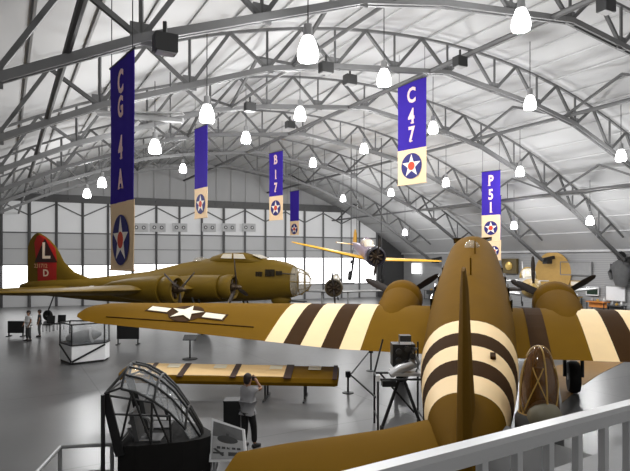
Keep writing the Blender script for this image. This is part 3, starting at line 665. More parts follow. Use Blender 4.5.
small_plane('fighter_aircraft', 'fighter with four bladed propeller peeking out behind the transport engine', V((P(533, 0, 29).x, 29.0, 0)) + V((1.2, 3.9, 0)), (0, 0, math.radians(180 - 17)), 7.2, SILVER, SILVER, mat('cowl_tan', (170, 140, 70), .5), .6, 4, .02, inline=True, zc=3.1, length=9)

# ------------------------------------------------------------------ people
def skinned(nodes, edges, m, nm, root, sub=1):
    me = bpy.data.meshes.new(nm); keys = list(nodes); me.from_pydata([nodes[k][0] for k in keys], [(keys.index(a), keys.index(b)) for a, b in edges], [])
    o = bpy.data.objects.new(nm, me); COL.objects.link(o)
    sk = o.modifiers.new('s', 'SKIN'); sk.use_smooth_shade = True; sb = o.modifiers.new('b', 'SUBSURF'); sb.levels = sub; sb.render_levels = sub
    for i, k in enumerate(keys):
        r = nodes[k][1]; d = me.skin_vertices[0].data[i]; d.radius = (r, r) if not hasattr(r, '__len__') else r; d.use_root = (i == 0)
    bpy.context.view_layer.update(); dg = bpy.context.evaluated_depsgraph_get()
    ev = bpy.data.meshes.new_from_object(o.evaluated_get(dg)); bpy.data.objects.remove(o); bpy.data.meshes.remove(me); ev.name = nm
    ev.materials.clear(); ev.materials.append(m)
    for p in ev.polygons: p.use_smooth = True
    ob = bpy.data.objects.new(nm, ev); COL.objects.link(ob); ob.parent = root; return ob
def person(label, loc, face, hgt, shirt, pants, arms, legs=((0, 0), (0, 0)), hair=HAIR, group=None, skirt=False):
    """face: heading angle about z (0 looks along +y). arms: (elbow, wrist) per side in local metres for 1.75 m"""
    root = thing('person', loc, label, 'person', group, (0, 0, face)); k = hgt / 1.75
    N = {'pelvis': ((0, 0, .96), (.155, .11)), 'waist': ((0, 0, 1.1), (.14, .10)), 'chest': ((0, 0, 1.3), (.165, .115)), 'neckb': ((0, -.01, 1.44), (.09, .08)), 'neck': ((0, 0, 1.5), .056), 'jaw': ((0, .02, 1.57), (.068, .075)), 'head': ((0, .01, 1.655), (.078, .098)), 'crown': ((0, 0, 1.71), (.062, .075)),
         'nose': ((0, .125, 1.615), .014)}
    E = [('pelvis', 'waist'), ('waist', 'chest'), ('chest', 'neckb'), ('neckb', 'neck'), ('neck', 'jaw'), ('jaw', 'head'), ('head', 'crown'), ('head', 'nose')]
    for i, sg in ((0, -1), (1, 1)):
        e, w = V(arms[i][0]), V(arms[i][1]); sh = V((sg * .19, 0, 1.41)); t = 'lr'[i]
        d = (w - e).normalized(); pm = w + d * .075; side = d.cross(V((0, 1, .2))).normalized()
        N.update({t + 'sh': (tuple(sh), .058), t + 'el': (tuple(e), .042), t + 'wr': (tuple(w), .028), t + 'pm': (tuple(pm), (.034, .02))})
        E += [('chest', t + 'sh'), (t + 'sh', t + 'el'), (t + 'el', t + 'wr'), (t + 'wr', t + 'pm')]
        for f_, (off, ln) in enumerate(((-.03, .07), (-.01, .085), (.011, .08), (.03, .06))):
            a = pm + side * off + d * .03; b = a + d * ln + V((0, .015, -.01))
            N[t + 'f%d' % f_] = (tuple(a), .010); N[t + 'g%d' % f_] = (tuple(b), .008); E += [(t + 'pm', t + 'f%d' % f_), (t + 'f%d' % f_, t + 'g%d' % f_)]
        N[t + 'th'] = (tuple(w + d * .05 + V((0, .05, 0)) - side * .02 * sg), .010); E.append((t + 'wr', t + 'th'))
        dx, dy = legs[i]; hp = V((sg * .09, 0, .85)); kn = V((sg * .105 + dx * .5, .03 + dy * .5, .49)); an = V((sg * .11 + dx, -.02 + dy, .09)); to = V((sg * .13 + dx, .15 + dy, .035))
        N.update({t + 'hp': (tuple(hp), .095), t + 'kn': (tuple(kn), .06), t + 'an': (tuple(an), .042), t + 'to': (tuple(to), (.042, .03))})
        E += [('pelvis', t + 'hp'), (t + 'hp', t + 'kn'), (t + 'kn', t + 'an'), (t + 'an', t + 'to')]
    sc = lambda NN: {a: (tuple(x * k for x in p), (tuple(y * k for y in r) if hasattr(r, '__len__') else r * k)) for a, (p, r) in NN.items()}
    skinned(sc(N), E, SKIN, 'body', root)
    g = lambda r, d: tuple(x + d for x in r) if hasattr(r, '__len__') else r + d
    SN = {a: (N[a][0], g(N[a][1], .016)) for a in ('pelvis', 'waist', 'chest', 'neckb')}; SE = [('pelvis', 'waist'), ('waist', 'chest'), ('chest', 'neckb')]
    for t in 'lr':
        SN[t + 'sh'] = (N[t + 'sh'][0], .074); SN[t + 'ma'] = (tuple(V(N[t + 'sh'][0]).lerp(V(N[t + 'el'][0]), .62)), .066); SE += [('chest', t + 'sh'), (t + 'sh', t + 'ma')]
    SN['pelvis'] = (N['pelvis'][0], (.178, .134)); SN['hem'] = ((0, 0, .84), (.182, .14)); SE.append(('pelvis', 'hem')); skinned(sc(SN), SE, shirt, 'shirt', root)
    PN = {'pelvis': ((0, 0, .97), (.15, .112))}; PE = []
    for t in 'lr':
        PN[t + 'hp'] = (N[t + 'hp'][0], .102); PN[t + 'kn'] = (N[t + 'kn'][0], .085); PN[t + 'an'] = (tuple(V(N[t + 'an'][0]) + V((0, 0, .03))), .07)
        PE += [('pelvis', t + 'hp'), (t + 'hp', t + 'kn'), (t + 'kn', t + 'an')]
        to, an = V(N[t + 'to'][0]), V(N[t + 'an'][0])
        q = MB(); q.loft([[V((c.x + w * math.cos(a), c.y, max(0, c.z + hh * math.sin(a)))) * k for a in [2 * PI * j / 12 for j in range(12)]] for c, w, hh in ((an + V((0, -.07, -.04)), .035, .05), (an + V((0, 0, -.03)), .05, .075), ((an + to) / 2 + V((0, 0, -.02)), .055, .06), (to + V((0, 0, 0)), .05, .04), (to + V((0, .05, 0)), .025, .025))])
        q.build('shoe', SHOE, root, world=False)
    skinned(sc(PN), PE, pants, 'trousers', root)
    hq = MB(); hq.sphere(V((0, -.012, 1.672)) * k, (.098 * k, .118 * k, .115 * k), 16, lo=-.15); hq.sphere(V((0, -.05, 1.62)) * k, (.088 * k, .075 * k, .1 * k), 12); hq.build('hair', hair, root, world=False)
    for sg in (-1, 1):
        MB().sphere(V((sg * .032, .095, 1.645)) * k, .012 * k, 8).build('eye', BLACK, root, world=False)
        MB().sphere(V((sg * .092, -.0, 1.63)) * k, (.014 * k, .025 * k, .035 * k), 8).build('ear', SKIN, root, world=False)
    MB().sphere(V((0, .098, 1.575)) * k, (.024 * k, .01 * k, .006 * k), 8).build('mouth', mat('lips', (120, 74, 62), .6), root, world=False)
    return root
pB = V((P(248, 0, 13.7).x, 13.7, 0)); fB = math.radians(-28)
person('person in grey shirt and black trousers photographing beside the wing exhibit', pB, fB, 1.80, SHIRTG, PANTS, (((-.27, .16, 1.36), (-.09, .2, 1.56)), ((.27, .18, 1.4), (.1, .2, 1.57))), legs=((0, 0), (.02, .1)))
cam_p = Matrix.Translation(pB) @ Matrix.Rotation(fB, 4, 'Z')
cr = thing('camera', cam_p @ V((0, .2, 1.6)), 'small dark camera held up by the person in grey shirt', 'camera', rot=(0, 0, fB))
MB().box((0, .02, .06), (.14, .06, .09)).build('camera_body', BLACK, cr, world=False, smooth=False); MB().lathe([(.04, 0), (.04, .07), (.03, .07)], (0, .04, .06), (0, 1, 0), 14).build('lens', DARK, cr, world=False)
person('person in white shirt and grey trousers standing by the dark display board'.replace('display board', 'crate'), V((P(28.5, 0, 31.8).x, 31.8, 0)), math.radians(150), 1.72, SHIRTW, PANTG, (((-.26, .02, 1.16), (-.24, .12, .95)), ((.26, .02, 1.16), (.2, .16, 1.0))), legs=((-.03, 0), (.03, 0)))
person('person in dark clothes standing next to the white shirted person', V((P(39.5, 0, 33.5).x, 33.5, 0)), math.radians(120), 1.62, SHIRTD, PANTG, (((-.26, .02, 1.16), (-.24, .08, .93)), ((.26, .02, 1.16), (.24, .1, .93))))

# ------------------------------------------------------------------ glider nose frame (front centre-left)
GY = 11.3; g0 = P(117, 0, GY); GA = math.radians(4)
GL = thing('glider_cockpit', V((g0.x, GY, 0)), 'open glider cockpit frame of dark tubes over a black lower body', 'glider', rot=(0, 0, GA))
prof = [(.28, 2.5), (.58, 2.43), (.88, 2.25), (1.16, 1.98), (1.42, 1.62), (1.66, 1.2), (1.8, .7)]
wy = [.78, .8, .76, .62, .46, .35, .26]
def gp(i, t):      # t in -1..1 across; rounded roof
    x, z = prof[i]; return V((x, t * wy[i], z - .34 * abs(t) ** 2.5))
q = MB(); NT = 7
q.loft([[gp(i, -1 + 2 * k / 12) for k in range(13)] + [gp(i, -1 + 2 * k / 12) - V((.012, 0, .012)) for k in range(12, -1, -1)] for i in range(len(prof))]); q.build('windscreen_glass', mat('windscreen', (215, 218, 220), .06, var=0, alpha=.2), GL, world=False)
for k in range(NT):
    t = -1 + 2 * k / (NT - 1); MB().tube([gp(i, t) + V((.012, 0, .015)) for i in range(len(prof) if abs(t) < .9 else 5)], .024, 6).build('canopy_stringer', BLACK, GL, world=False)
for i in (0, 2, 4):
    MB().tube([gp(i, -1 + 2 * k / 12) + V((.012, 0, .015)) for k in range(13)], .024, 6).build('canopy_hoop', BLACK, GL, world=False)
# lower body
bd = [(.25, .86), (.6, .88), (1.0, .8), (1.42, .62), (1.7, .4), (1.88, .15)]
q = MB(); q.loft([[V((x, -w, .35)), V((x, w, .35)), V((x, w, 1.12 - .1 * max(0, x - 1.2))), V((x, -w, 1.12 - .1 * max(0, x - 1.2)))] for x, w in bd]); q.build('lower_body', FABRIC, GL, world=False, smooth=False)
# rear frame: plate + tubes
for sg in (-1, 1):
    MB().bar((.02, sg * .85, 2.1), (.3, sg * .88, .95), .05, .16).build('rear_post', BLACK, GL, world=False, smooth=False)
    for a, b in (((.0, sg * .84, 2.1), (.3, sg * .8, 2.2)), ((.02, sg * .85, 2.08), (.88, sg * .76, 1.9)), ((.3, sg * .85, 1.2), (.5, sg * .82, 2.1)), ((.5, sg * .82, 2.1), (.85, sg * .82, 1.18)), ((.86, sg * .76, 1.9), (.85, sg * .8, 1.1)), ((.86, sg * .76, 1.9), (1.16, sg * .68, 1.1)), ((1.16, sg * .62, 1.62), (1.2, sg * .66, 1.1)), ((.12, sg * .84, 1.72), (1.16, sg * .62, 1.6))):
        MB().tube([a, b], .022, 6).build('frame_tube', BLACK, GL, world=False)
for z in (2.1, 1.2): MB().tube([(.02 if z > 2 else .28, -.85, z), (.02 if z > 2 else .28, .85, z)], .025, 6).build('cross_tube', BLACK, GL, world=False)
MB().tube([(.02, -.85, 2.1), (.3, 0, 2.52), (.02, .85, 2.1)], .03, 6).build('roof_truss_tube', BLACK, GL, world=False)
MB().tube([(.0, -.92, 0), (.0, -.92, 2.1)], .04, 8).build('support_pole', BLACK, GL, world=False)
MB().tube([(.35, -.45, 1.35)] + [(.35 + .22 * math.cos(t) + .22, -.45, 1.35 + .22 * math.sin(t)) for t in [PI + 2 * PI * k / 20 for k in range(20)]], .035, 8).build('control_wheel', GALV, GL, world=False)
for y in (-.42, .42):
    MB().box((.75, y, 1.1), (.5, .5, .1)).build('seat', GREYD, GL, world=False, smooth=False); MB().box((.5, y, 1.4), (.08, .5, .6), Matrix.Rotation(-.2, 3, 'Y')).build('seat_back', GREYD, GL, world=False, smooth=False)
MB().box((1.0, 0, .25), (1.9, 1.5, .2)).build('skid_base', BLACK, GL, world=False, smooth=False)
for x in (.3, 1.6):
    for y in (-.6, .6): MB().box((x, y, .08), (.14, .14, .16)).build('foot_block', BLACK, GL, world=False, smooth=False)
# white guard rail at lower left
rl = thing('guard_rail', P(60, 0, 10.6) * V((1, 1, 0)) if False else V((P(60, 0, 10.6).x, 10.6, 0)), 'grey tubular guard rail with corner post beside the glider cockpit', 'rail')
a = V((P(60, 0, 10.6).x, 10.6, 0)); b = V((P(112, 0, 10.75).x, 10.75, 0)); c = a + V((.3, -2.0, 0))
for z in (1.06, .55):
    for p_, r_ in ((a, b), (a, c)):
        MB().tube([p_ + V((0, 0, z)), r_ + V((0, 0, z))], .038, 8).build('handrail' if z > 1 else 'mid_rail', GALV, rl)
for p_ in (a, b, c): MB().tube([p_, p_ + V((0, 0, 1.08))], .04, 8).build('rail_post', GALV, rl)
# ------------------------------------------------------------------ glider wing section on trestles
W0 = V((P(122, 0, 18.9).x, 18.9, 0)); W1 = V((P(338, 0, 18.3).x, 18.3, 0)); wd = (W1 - W0).normalized(); wn = V((wd.y, -wd.x, 0))   # wn points to the camera
WG = thing('wing_section', (W0 + W1) / 2, 'long ochre wing section with tan panels lying on low trestles', 'wing')
Lw = (W1 - W0).length
def wsec(s):     # cross-section: front edge low, tan deck on top
    c = W0 + wd * s; return [c + wn * .42 + V((0, 0, .55)), c + wn * .47 + V((0, 0, .66)), c + wn * .42 + V((0, 0, .8)), c - wn * .5 + V((0, 0, 1.02)), c - wn * 1.0 + V((0, 0, .92)), c - wn * .9 + V((0, 0, .62))]
rings = []
for s, k in ((-.12, .3), (0, .7), (.25, 1), (Lw - .1, 1), (Lw, .92)):
    r = wsec(s); m_ = sum(r, V()) / len(r); rings.append([m_ + (p - m_) * k for p in r])
MB().loft(rings).build('wing_skin', mat('ochre_skin', (122, 90, 18), .6, spec=.05), WG, smooth=False)
pn = [(.35, .95), (1.1, 2.05), (2.25, 3.8), (4.0, 5.55)]; 
for i, (s0, s1) in enumerate(pn):
    t0 = wsec(s0); t1 = wsec(s1); up = V((0, 0, .015)); e = lambda r, k: r[2].lerp(r[3], k) + up
    MB().prism([e(t0, .05), e(t1, .05), e(t1, .98), e(t0, .98)], (0, 0, .012)).build('tan_panel', TANP, WG, smooth=False)
for s0, s1 in ((.95, 1.1), (2.05, 2.25), (3.8, 4.0), (5.55, 5.8), (Lw - .16, Lw - .02)):
    t0 = wsec(s0); t1 = wsec(s1); e = lambda r, k: r[2].lerp(r[3], k) + V((0, 0, .015))
    MB().prism([e(t0, -.1), e(t1, -.1), e(t1, 1), e(t0, 1)], (0, 0, .03)).build('rib_gap', mat('rib_brown', (60, 34, 18), .6), WG, smooth=False)
for s0, k in ((1.5, .6), (3.1, .6), (5.0, .6), (6.3, .7)):
    t0 = wsec(s0); t1 = wsec(s0 + .42); e = lambda r, kk: r[2].lerp(r[3], kk) + V((0, 0, .034)); MB().prism([e(t0, .62), e(t1, .62), e(t1, .92), e(t0, .92)], (0, 0, .008)).build('paper_label', WHITE, WG, smooth=False)
for s in (1.2, 4.9, 6.2):
    c = W0 + wd * s; q = MB(); q.bar(c + wn * .1 + V((0, 0, .02)), c + wn * .1 + V((0, 0, .66)), .06); q.bar(c - wn * .4 + V((0, 0, .02)), c - wn * .4 + V((0, 0, .7)), .06); q.bar(c + wn * .45 + V((0, 0, .03)), c - wn * .8 + V((0, 0, .03)), .06); q.build('trestle_leg', GREYD, WG, smooth=False)
# ------------------------------------------------------------------ reader board (poster) + black cabinet
pa, pb_, pc, pd = P(212, 418, 11.6), P(244, 429, 11.3), P(247, 461, 10.95), P(209, 462, 11.2)
RB = thing('reader_board', V(((pa.x + pb_.x) / 2, 11.25, 0)), 'tilted white framed information board with grey aircraft picture beside the glider cockpit', 'sign')
n_ = (pb_ - pa).cross(pd - pa).normalized(); n_ = n_ if n_.y < 0 else -n_
MB().prism([pa, pb_, pc, pd], -n_ * .05).build('board', WHITEG, RB, smooth=False)
bl = lambda s, t, l=.006: (pa.lerp(pb_, s)).lerp(pd.lerp(pc, s), t) + n_ * l
def bq(s0, t0, s1, t1, l=.006): return [bl(s0, t0, l), bl(s1, t0, l), bl(s1, t1, l), bl(s0, t1, l)]
MB().prism(bq(.06, .06, .94, .4), n_ * .004).build('picture', mat('poster_dark', (104, 104, 104), .5, var=.35, scale=5), RB, smooth=False)
MB().prism(bq(.06, .4, .94, .94), n_ * .004).build('print_area', mat('poster_light', (176, 176, 176), .5, var=.1, scale=5), RB, smooth=False)
q = MB(); q.prism([bl(.5 + .3 * math.cos(t), .44 + .1 * math.sin(t), .012) for t in [2 * PI * k / 20 for k in range(20)]], n_ * .003); q.prism(bq(.46, .28, .54, .46, .014), n_ * .003); q.prism(bq(.3, .42, .7, .46, .014), n_ * .003); q.build('aircraft_picture', GREYD, RB, smooth=False)
q = MB()
for k in range(5): q.prism(bq(.2 + .14 * k, .63, .3 + .14 * k, .69, .012), n_ * .003)
q.prism([bl(.1, .7, .012), bl(.16, .68, .012), bl(.42, .84, .012), bl(.36, .87, .012)], n_ * .003); q.prism(bq(.1, .77, .4, .81, .012), n_ * .003); q.prism(bq(.52, .76, .86, .86, .012), n_ * .003); q.build('print_block', GREYD, RB, smooth=False)
for s in (.1, .9):
    p = pd.lerp(pc, s) - n_ * .04; MB().bar(V((p.x, p.y + .05, 0)), p + V((0, .05, .1)), .05).build('stand_leg', GREY, RB, smooth=False)
p = V((P(233, 0, 14.1).x, 14.1, 0)); bc = thing('display_cabinet', p, 'black upright cabinet beside the photographing person', 'cabinet')
zt_ = H - (400 - CY) / F * 14.1; MB().box(p + V((0, 0, zt_ / 2 + .04)), (.42, .4, zt_ - .08)).build('cabinet_body', BLACK, bc, smooth=False); MB().box(p + V((0, 0, .04)), (.36, .34, .08)).build('plinth', GREYD, bc, smooth=False); MB().box(p + V((0, 0, zt_ + .01)), (.44, .42, .03)).build('cabinet_top', DARK, bc, smooth=False)
# ------------------------------------------------------------------ display case with glass cover
DY = 25.2; p = V((P(80, 0, DY).x, DY, 0)); dc = thing('display_case', p, 'white based display case with glass cover standing under the transport wing tip', 'display case')
hexp = [V((-1.05, .3, 0)), V((-.05, -.75, 0)), V((1.05, .2, 0)), V((1.0, .9, 0)), V((-.9, 1.0, 0))]
MB().prism([p + v * .95 for v in hexp], (0, 0, .1)).build('plinth', BLACK, dc, smooth=False)
MB().prism([p + v + V((0, 0, .1)) for v in hexp], (0, 0, .72)).build('case_base', WHITEG, dc, smooth=False)
MB().prism([p + v * 1.03 + V((0, 0, .82)) for v in hexp], (0, 0, .05)).build('case_top', BLACK, dc, smooth=False)
for i in (0, 1):
    a_, b_ = p + hexp[i], p + hexp[i + 1]; o_ = (b_ - a_).cross(V((0, 0, 1))).normalized() * .02
    o_ = o_ if o_.y < 0 else -o_
    q = MB(); 
    if i == 0: q.bar(a_ + o_ + V((0, 0, .78)), b_ + o_ + V((0, 0, .14)), .03, .08)
    else: q.bar(a_ + o_ + V((0, 0, .14)), b_ + o_ + V((0, 0, .78)), .03, .08)
    q.build('dark_stripe', BLACK, dc, smooth=False)
for i in range(5):
    a_, b_ = p + hexp[i] * .98, p + hexp[(i + 1) % 5] * .98; q = MB(); q.prism([a_ + V((0, 0, .87)), b_ + V((0, 0, .87)), b_ + V((0, 0, 1.75)), a_ + V((0, 0, 1.75))], (b_ - a_).cross(V((0, 0, 1))).normalized() * .01); q.build('glass_side', GLASS, dc, smooth=False)
    MB().bar(a_ + V((0, 0, .87)), a_ + V((0, 0, 1.77)), .05).build('corner_post', DARK, dc, smooth=False); MB().bar(a_ + V((0, 0, 1.76)), b_ + V((0, 0, 1.76)), .05).build('top_rail', DARK, dc, smooth=False)
md = thing('engine_model', p + V((.1, .25, .87)), 'grey engine model lying inside the glass display case', 'model'); 
MB().lathe([(.1, -.8), (.22, -.6), (.3, 0), (.22, .5), (.08, .75)], p + V((.1, .25, 1.15)), (1, .1, .15), 14).build('model_body', GREY, md); MB().box(p + V((.1, .25, .9)), (.7, .3, .06)).build('model_stand', DARK, md, smooth=False); MB().lathe([(.3, -.04), (.36, 0), (.3, .04)], p + V((.45, .2, 1.2)), (1, .1, .15), 16).build('model_ring', GALV, md)
# pedestal sign, black boards, crates, chairs
p = V((P(190, 0, 26).x, 26.0, 0)); ps = thing('pedestal_sign', p, 'dark pedestal sign standing alone under the star on the transport wing', 'sign')
MB().lathe([(.35, 0), (.35, .03), (.06, .05)], p, n=16).build('base_plate', BLACK, ps); MB().tube([p, p + V((0, 0, .95))], .04).build('post', BLACK, ps); MB().box(p + V((0, 0, 1.0)), (.6, .4, .04), Matrix.Rotation(.5, 3, 'X')).build('sign_plate', DARK, ps, smooth=False)
def board(px0, px1, y0, y1, Y, label, name='display_board'):
    a_, b_ = P(px0, y1, Y), P(px1, y0, Y); r = thing(name, V(((a_.x + b_.x) / 2, Y, 0)), label, 'board'); zb = max(a_.z, .05)
    MB().box(((a_.x + b_.x) / 2, Y, (zb + b_.z) / 2), (b_.x - a_.x, .08, b_.z - zb)).build('panel', BLACK, r, smooth=False)
    for x in (a_.x + .06, b_.x - .06): MB().bar((x, Y, 0), (x, Y, b_.z), .06).build('board_leg', DARK, r, smooth=False); MB().box((x, Y, .02), (.08, .6, .04)).build('foot', DARK, r, smooth=False)
board(117, 139, 323, 339, 30.5, 'black display board standing under the transport wing tip behind the glass case')
board(8, 24, 321, 333, 33.8, 'low black board standing beside the white shirted person')
for px, Y, lb in ((48, 36, 'dark chair by the doors next to the person in dark clothes'), (59, 36.5, 'dark chair by the doors closer to the display case')):
    p = V((P(px, 0, Y).x, Y, 0)); r = thing('chair', p, lb, 'chair', 'dark chairs by the doors')
    MB().box(p + V((0, 0, .46)), (.5, .5, .08)).build('seat', BLACK, r, smooth=False); MB().box(p + V((.08, .24, .75)), (.5, .07, .5), Matrix.Rotation(-.15, 3, 'X')).build('backrest', BLACK, r, smooth=False)
    for sx in (-.22, .22):
        for sy in (-.22, .22): MB().bar(p + V((sx, sy, 0)), p + V((sx, sy, .45)), .03).build('leg', DARK, r, smooth=False)
# insignia placards on the doors
pls = [(140, 'next to the CG 4A banner'), (158, 'second from the CG 4A banner'), (180, 'just before the unlettered banner'), (209, 'just past the unlettered banner'), (229, 'second past the unlettered banner'), (249, 'closest to the B 17 banner')]
for px, lb in pls:
    rx = (px - CX) / F; up = -math.sin(TH) * rx + math.cos(TH); vp = math.cos(TH) * rx + math.sin(TH); Y = (U_END + 43 * SK - .5) / (up + SK * vp); c = P(px, 227.5, Y)
    ps_ = thing('insignia_placard', c, 'small grey placard of insignia discs on the doors ' + lb, 'placard', 'insignia placards on the doors')
    W_, H_ = 1.6, .9
    e = lambda v, z: c + VA * v + V((0, 0, z))
    MB().prism([e(-W_ / 2, -H_ / 2), e(W_ / 2, -H_ / 2), e(W_ / 2, H_ / 2), e(-W_ / 2, H_ / 2)], UA * .04).build('placard_panel', mat('placard', (188, 188, 188), .6), ps_, smooth=False)
    for dx in (-.38, .38):
        d_ = MB(); d_.prism([e(dx + .2 * math.cos(t), .2 * math.sin(t)) - UA * .01 for t in [2 * PI * k / 20 for k in range(20)]], -UA * .01); dd = d_.build('insignia_disc', GREYD, ps_, smooth=False)
        s_ = MB(); s_.prism([e(dx + x, y) - UA * .03 for x, y in star_pts(.15)], -UA * .01); s_.build('insignia_star', WHITEG, dd, smooth=False)
# ------------------------------------------------------------------ engine display stand between wing and tail
SY = 14.9
def sp(x, y, dY=0): return P(x, y, SY + dY)
ES = thing('engine_stand', V((sp(400, 0).x, SY + .4, 0)), 'black tubular stand carrying a dark engine with silver parts beside the striped fuselage', 'stand')
X0, X1, Y0, Y1 = sp(378, 0).x, sp(424, 0).x, SY, SY + .9
for x, y in ((X0, Y0), (X1, Y0), (X0, Y1), (X1, Y1)):
    MB().tube([(x, y, 0), (x, y, 1.45)], .028, 8).build('stand_leg', BLACK, ES)
for z in (1.42,):
    for a_, b_ in (((X0, Y0), (X1, Y0)), ((X1, Y0), (X1, Y1)), ((X1, Y1), (X0, Y1)), ((X0, Y1), (X0, Y0))): MB().tube([(a_[0], a_[1], z), (b_[0], b_[1], z)], .03, 8).build('stand_rail', BLACK, ES)
for a_, b_ in (((X0 + .1, Y0, .12), (X0 + .62, Y0 + .3, 1.4)), ((X1 - .05, Y0, .12), (X1 - .5, Y0 + .3, 1.4)), ((X0, Y1, 1.42), (X0 + .25, Y1 + .1, 2.35)), ((X1, Y1, 1.42), (X1, Y1, 2.3))): MB().tube([a_, b_], .045 if a_[2] < 1 else .025, 8).build('brace', BLACK, ES)
for x in (X0 + .1, X1 - .05): MB().lathe([(.1, -.04), (.1, .04)], (x, Y0, .1), (1, 0, 0), 14).build('caster_wheel', RUBBER, ES)
EN = MB().box((X0 + .75, SY + .6, 2.0), (.62, .5, .6)).build('engine_block', BLACK, ES, smooth=False)
MB().box((X0 + .8, SY + .55, 2.42), (.3, .3, .22)).build('engine_top', DARK, EN, smooth=False); MB().box((X0 + .78, SY + .3, 2.34), (.3, .04, .07)).build('data_plate', WHITEG, EN, smooth=False)
sm = mat('silver_parts', (190, 190, 190), .3, metal=.3)
MB().tube([(X0 + .35, SY + .2, 1.5), (X0 + .62, SY + .25, 1.66), (X0 + .98, SY + .3, 1.78), (X0 + 1.02, SY + .4, 2.2)], [.1, .14, .15, .11], 12).build('exhaust_collector', sm, ES)
MB().box((X0 + .8, SY + .45, 1.52), (.8, .7, .08)).build('mounting_plate', sm, ES, smooth=False); MB().box((X0 + .3, SY + .15, 1.3), (.36, .3, .16)).build('drip_tray', BLACK, ES, smooth=False)
for x in (X0, X1): MB().box((x, Y0, 1.46), (.1, .1, .16)).build('white_clamp', WHITEG, ES, smooth=False)
for k in range(5):
    t = 2 * PI * k / 5; c_ = V((X0 + .75 + .2 * math.cos(t), SY + .33, 2.0 + .2 * math.sin(t))); MB().tube([c_, c_ + V((0, -.14, 0))], .08, 10).build('cylinder_head', DARK, EN)
MB().tube([(X0 + 1.05, SY + .3, 1.5), (X0 + 1.15, SY + .35, 1.8), (X0 + .98, SY + .45, 2.15)], .05, 8).build('intake_pipe', sm, ES)
for x in (X0, X1): MB().tube([(x, SY, .35), (x, SY + .9, .35)], .022, 6).build('lower_rail', BLACK, ES)
MB().tube([(X0 + .15, SY + .9, 1.42), (X1 - .1, SY + .9, .3)], .03, 6).build('rear_brace', BLACK, ES)
# rope stanchions
sts = []
for px, py, lb, hh in ((348, 393, 'black stanchion with belt post in front of the wing exhibit tip', .75), (371, 371, 'black stanchion on round base under the striped wing', .95)):
    Y = 4.6 * F / (py - CY); p = V((P(px, 0, Y).x, Y, 0)); r = thing('stanchion', p, lb, 'stanchion', 'belt stanchions'); sts.append((p, hh))
    MB().lathe([(.2, 0), (.2, .02), (.05, .05)], p, n=18).build('base', BLACK, r); MB().tube([p, p + V((0, 0, hh))], .035).build('post', BLACK, r); MB().lathe([(.09, hh - .2), (.09, hh)], p, n=12).build('belt_head', BLACK, r)
q = MB(); q.bar(sts[0][0] + V((.1, 0, .65)), sts[1][0] + V((-.1, -.1, .8)), .02, .06); tag(q.build('barrier_belt', BLACK, smooth=False), 'black barrier belt between the two stanchions', 'belt')
q = MB(); q.bar(sts[0][0] + V((.1, 0, .62)), V((X0 - .06, Y0, .95)), .02, .06); tag(q.build('barrier_belt', BLACK, smooth=False), 'black barrier belt from stanchion to the engine stand', 'belt')
# ------------------------------------------------------------------ glazed nose dome, tarp, lamp at the right
NDp = P(539, 0, 11.2); ND_ = thing('glazed_dome', V((NDp.x, 11.2, 0)), 'tall clear aircraft dome with tan frame ribs on a grey pedestal behind the rail', 'dome')
cD = V((NDp.x, 11.2, 1.55)); RX = .385
dome = []
for i in range(15):
    t = i / 14 * PI / 2; dome.append((RX * math.cos(t) ** .75 if i < 14 else .004, 1.33 * math.sin(t)))
MB().lathe(dome, cD, n=28, cap=False).build('dome_glass', mat('dome_plexi', (96, 62, 22), .08, var=.6, scale=2.2, alpha=.82), ND_)  # amber and dark tint stands in for warm reflections in the glass
q = MB()
for k in range(4):
    t = k * PI / 2 + .35 - 1.9; q.tube([cD + V((r * 1.01 * math.cos(t), r * 1.01 * math.sin(t), z)) for r, z in dome], .018, 6)
for k in range(4):
    for sg_ in (-1, 1): q.tube([cD + V((dome[i][0] * 1.01 * math.cos(k * PI / 2 + .35 + sg_ * i * .16), dome[i][0] * 1.01 * math.sin(k * PI / 2 + .35 + sg_ * i * .16), dome[i][1])) for i in range(0, 8)], .013, 6)
for i in (0,): r, z = dome[i]; q.tube([cD + V((r * 1.01 * math.cos(t), r * 1.01 * math.sin(t), z)) for t in [2 * PI * k / 28 for k in range(29)]], .018, 6)
q.build('dome_frame', mat('dome_rib', (176, 142, 74), .4), ND_)
q = MB(); q.tube([cD + V((0, 0, .1)), cD + V((0, 0, .9))], [.2, .1], 12); q.build('gun_mount', mat('mount_dark', (52, 34, 20), .5), ND_)
MB().lathe([(.44, 0), (.46, .05), (.46, 1.46), (.4, 1.55)], V((cD.x, 11.2, 0)), n=24).build('pedestal', GREYD, ND_)
MB().sphere((cD.x, 10.95, 1.5), (.34, .3, .36), 18, lo=-.6).build('rounded_cover', mat('cover_grey', (118, 112, 92), .5), ND_)
# added tan sheet for selective colour spilling onto floor behind the starboard wing
def gnd(px, py): return P(px, py, H * F / (py - CY))
q = MB(); q.prism([gnd(562, 403) , gnd(556, 366), gnd(600, 357), gnd(632, 358), gnd(600, 374), gnd(582, 386)], (0, 0, .012)); tag(q.build('floor_colour', mat('mat_tan', (150, 112, 54), .7), smooth=False), 'tan irregular colour spill on the floor under the trailing edge of the striped wing', 'colour spill')
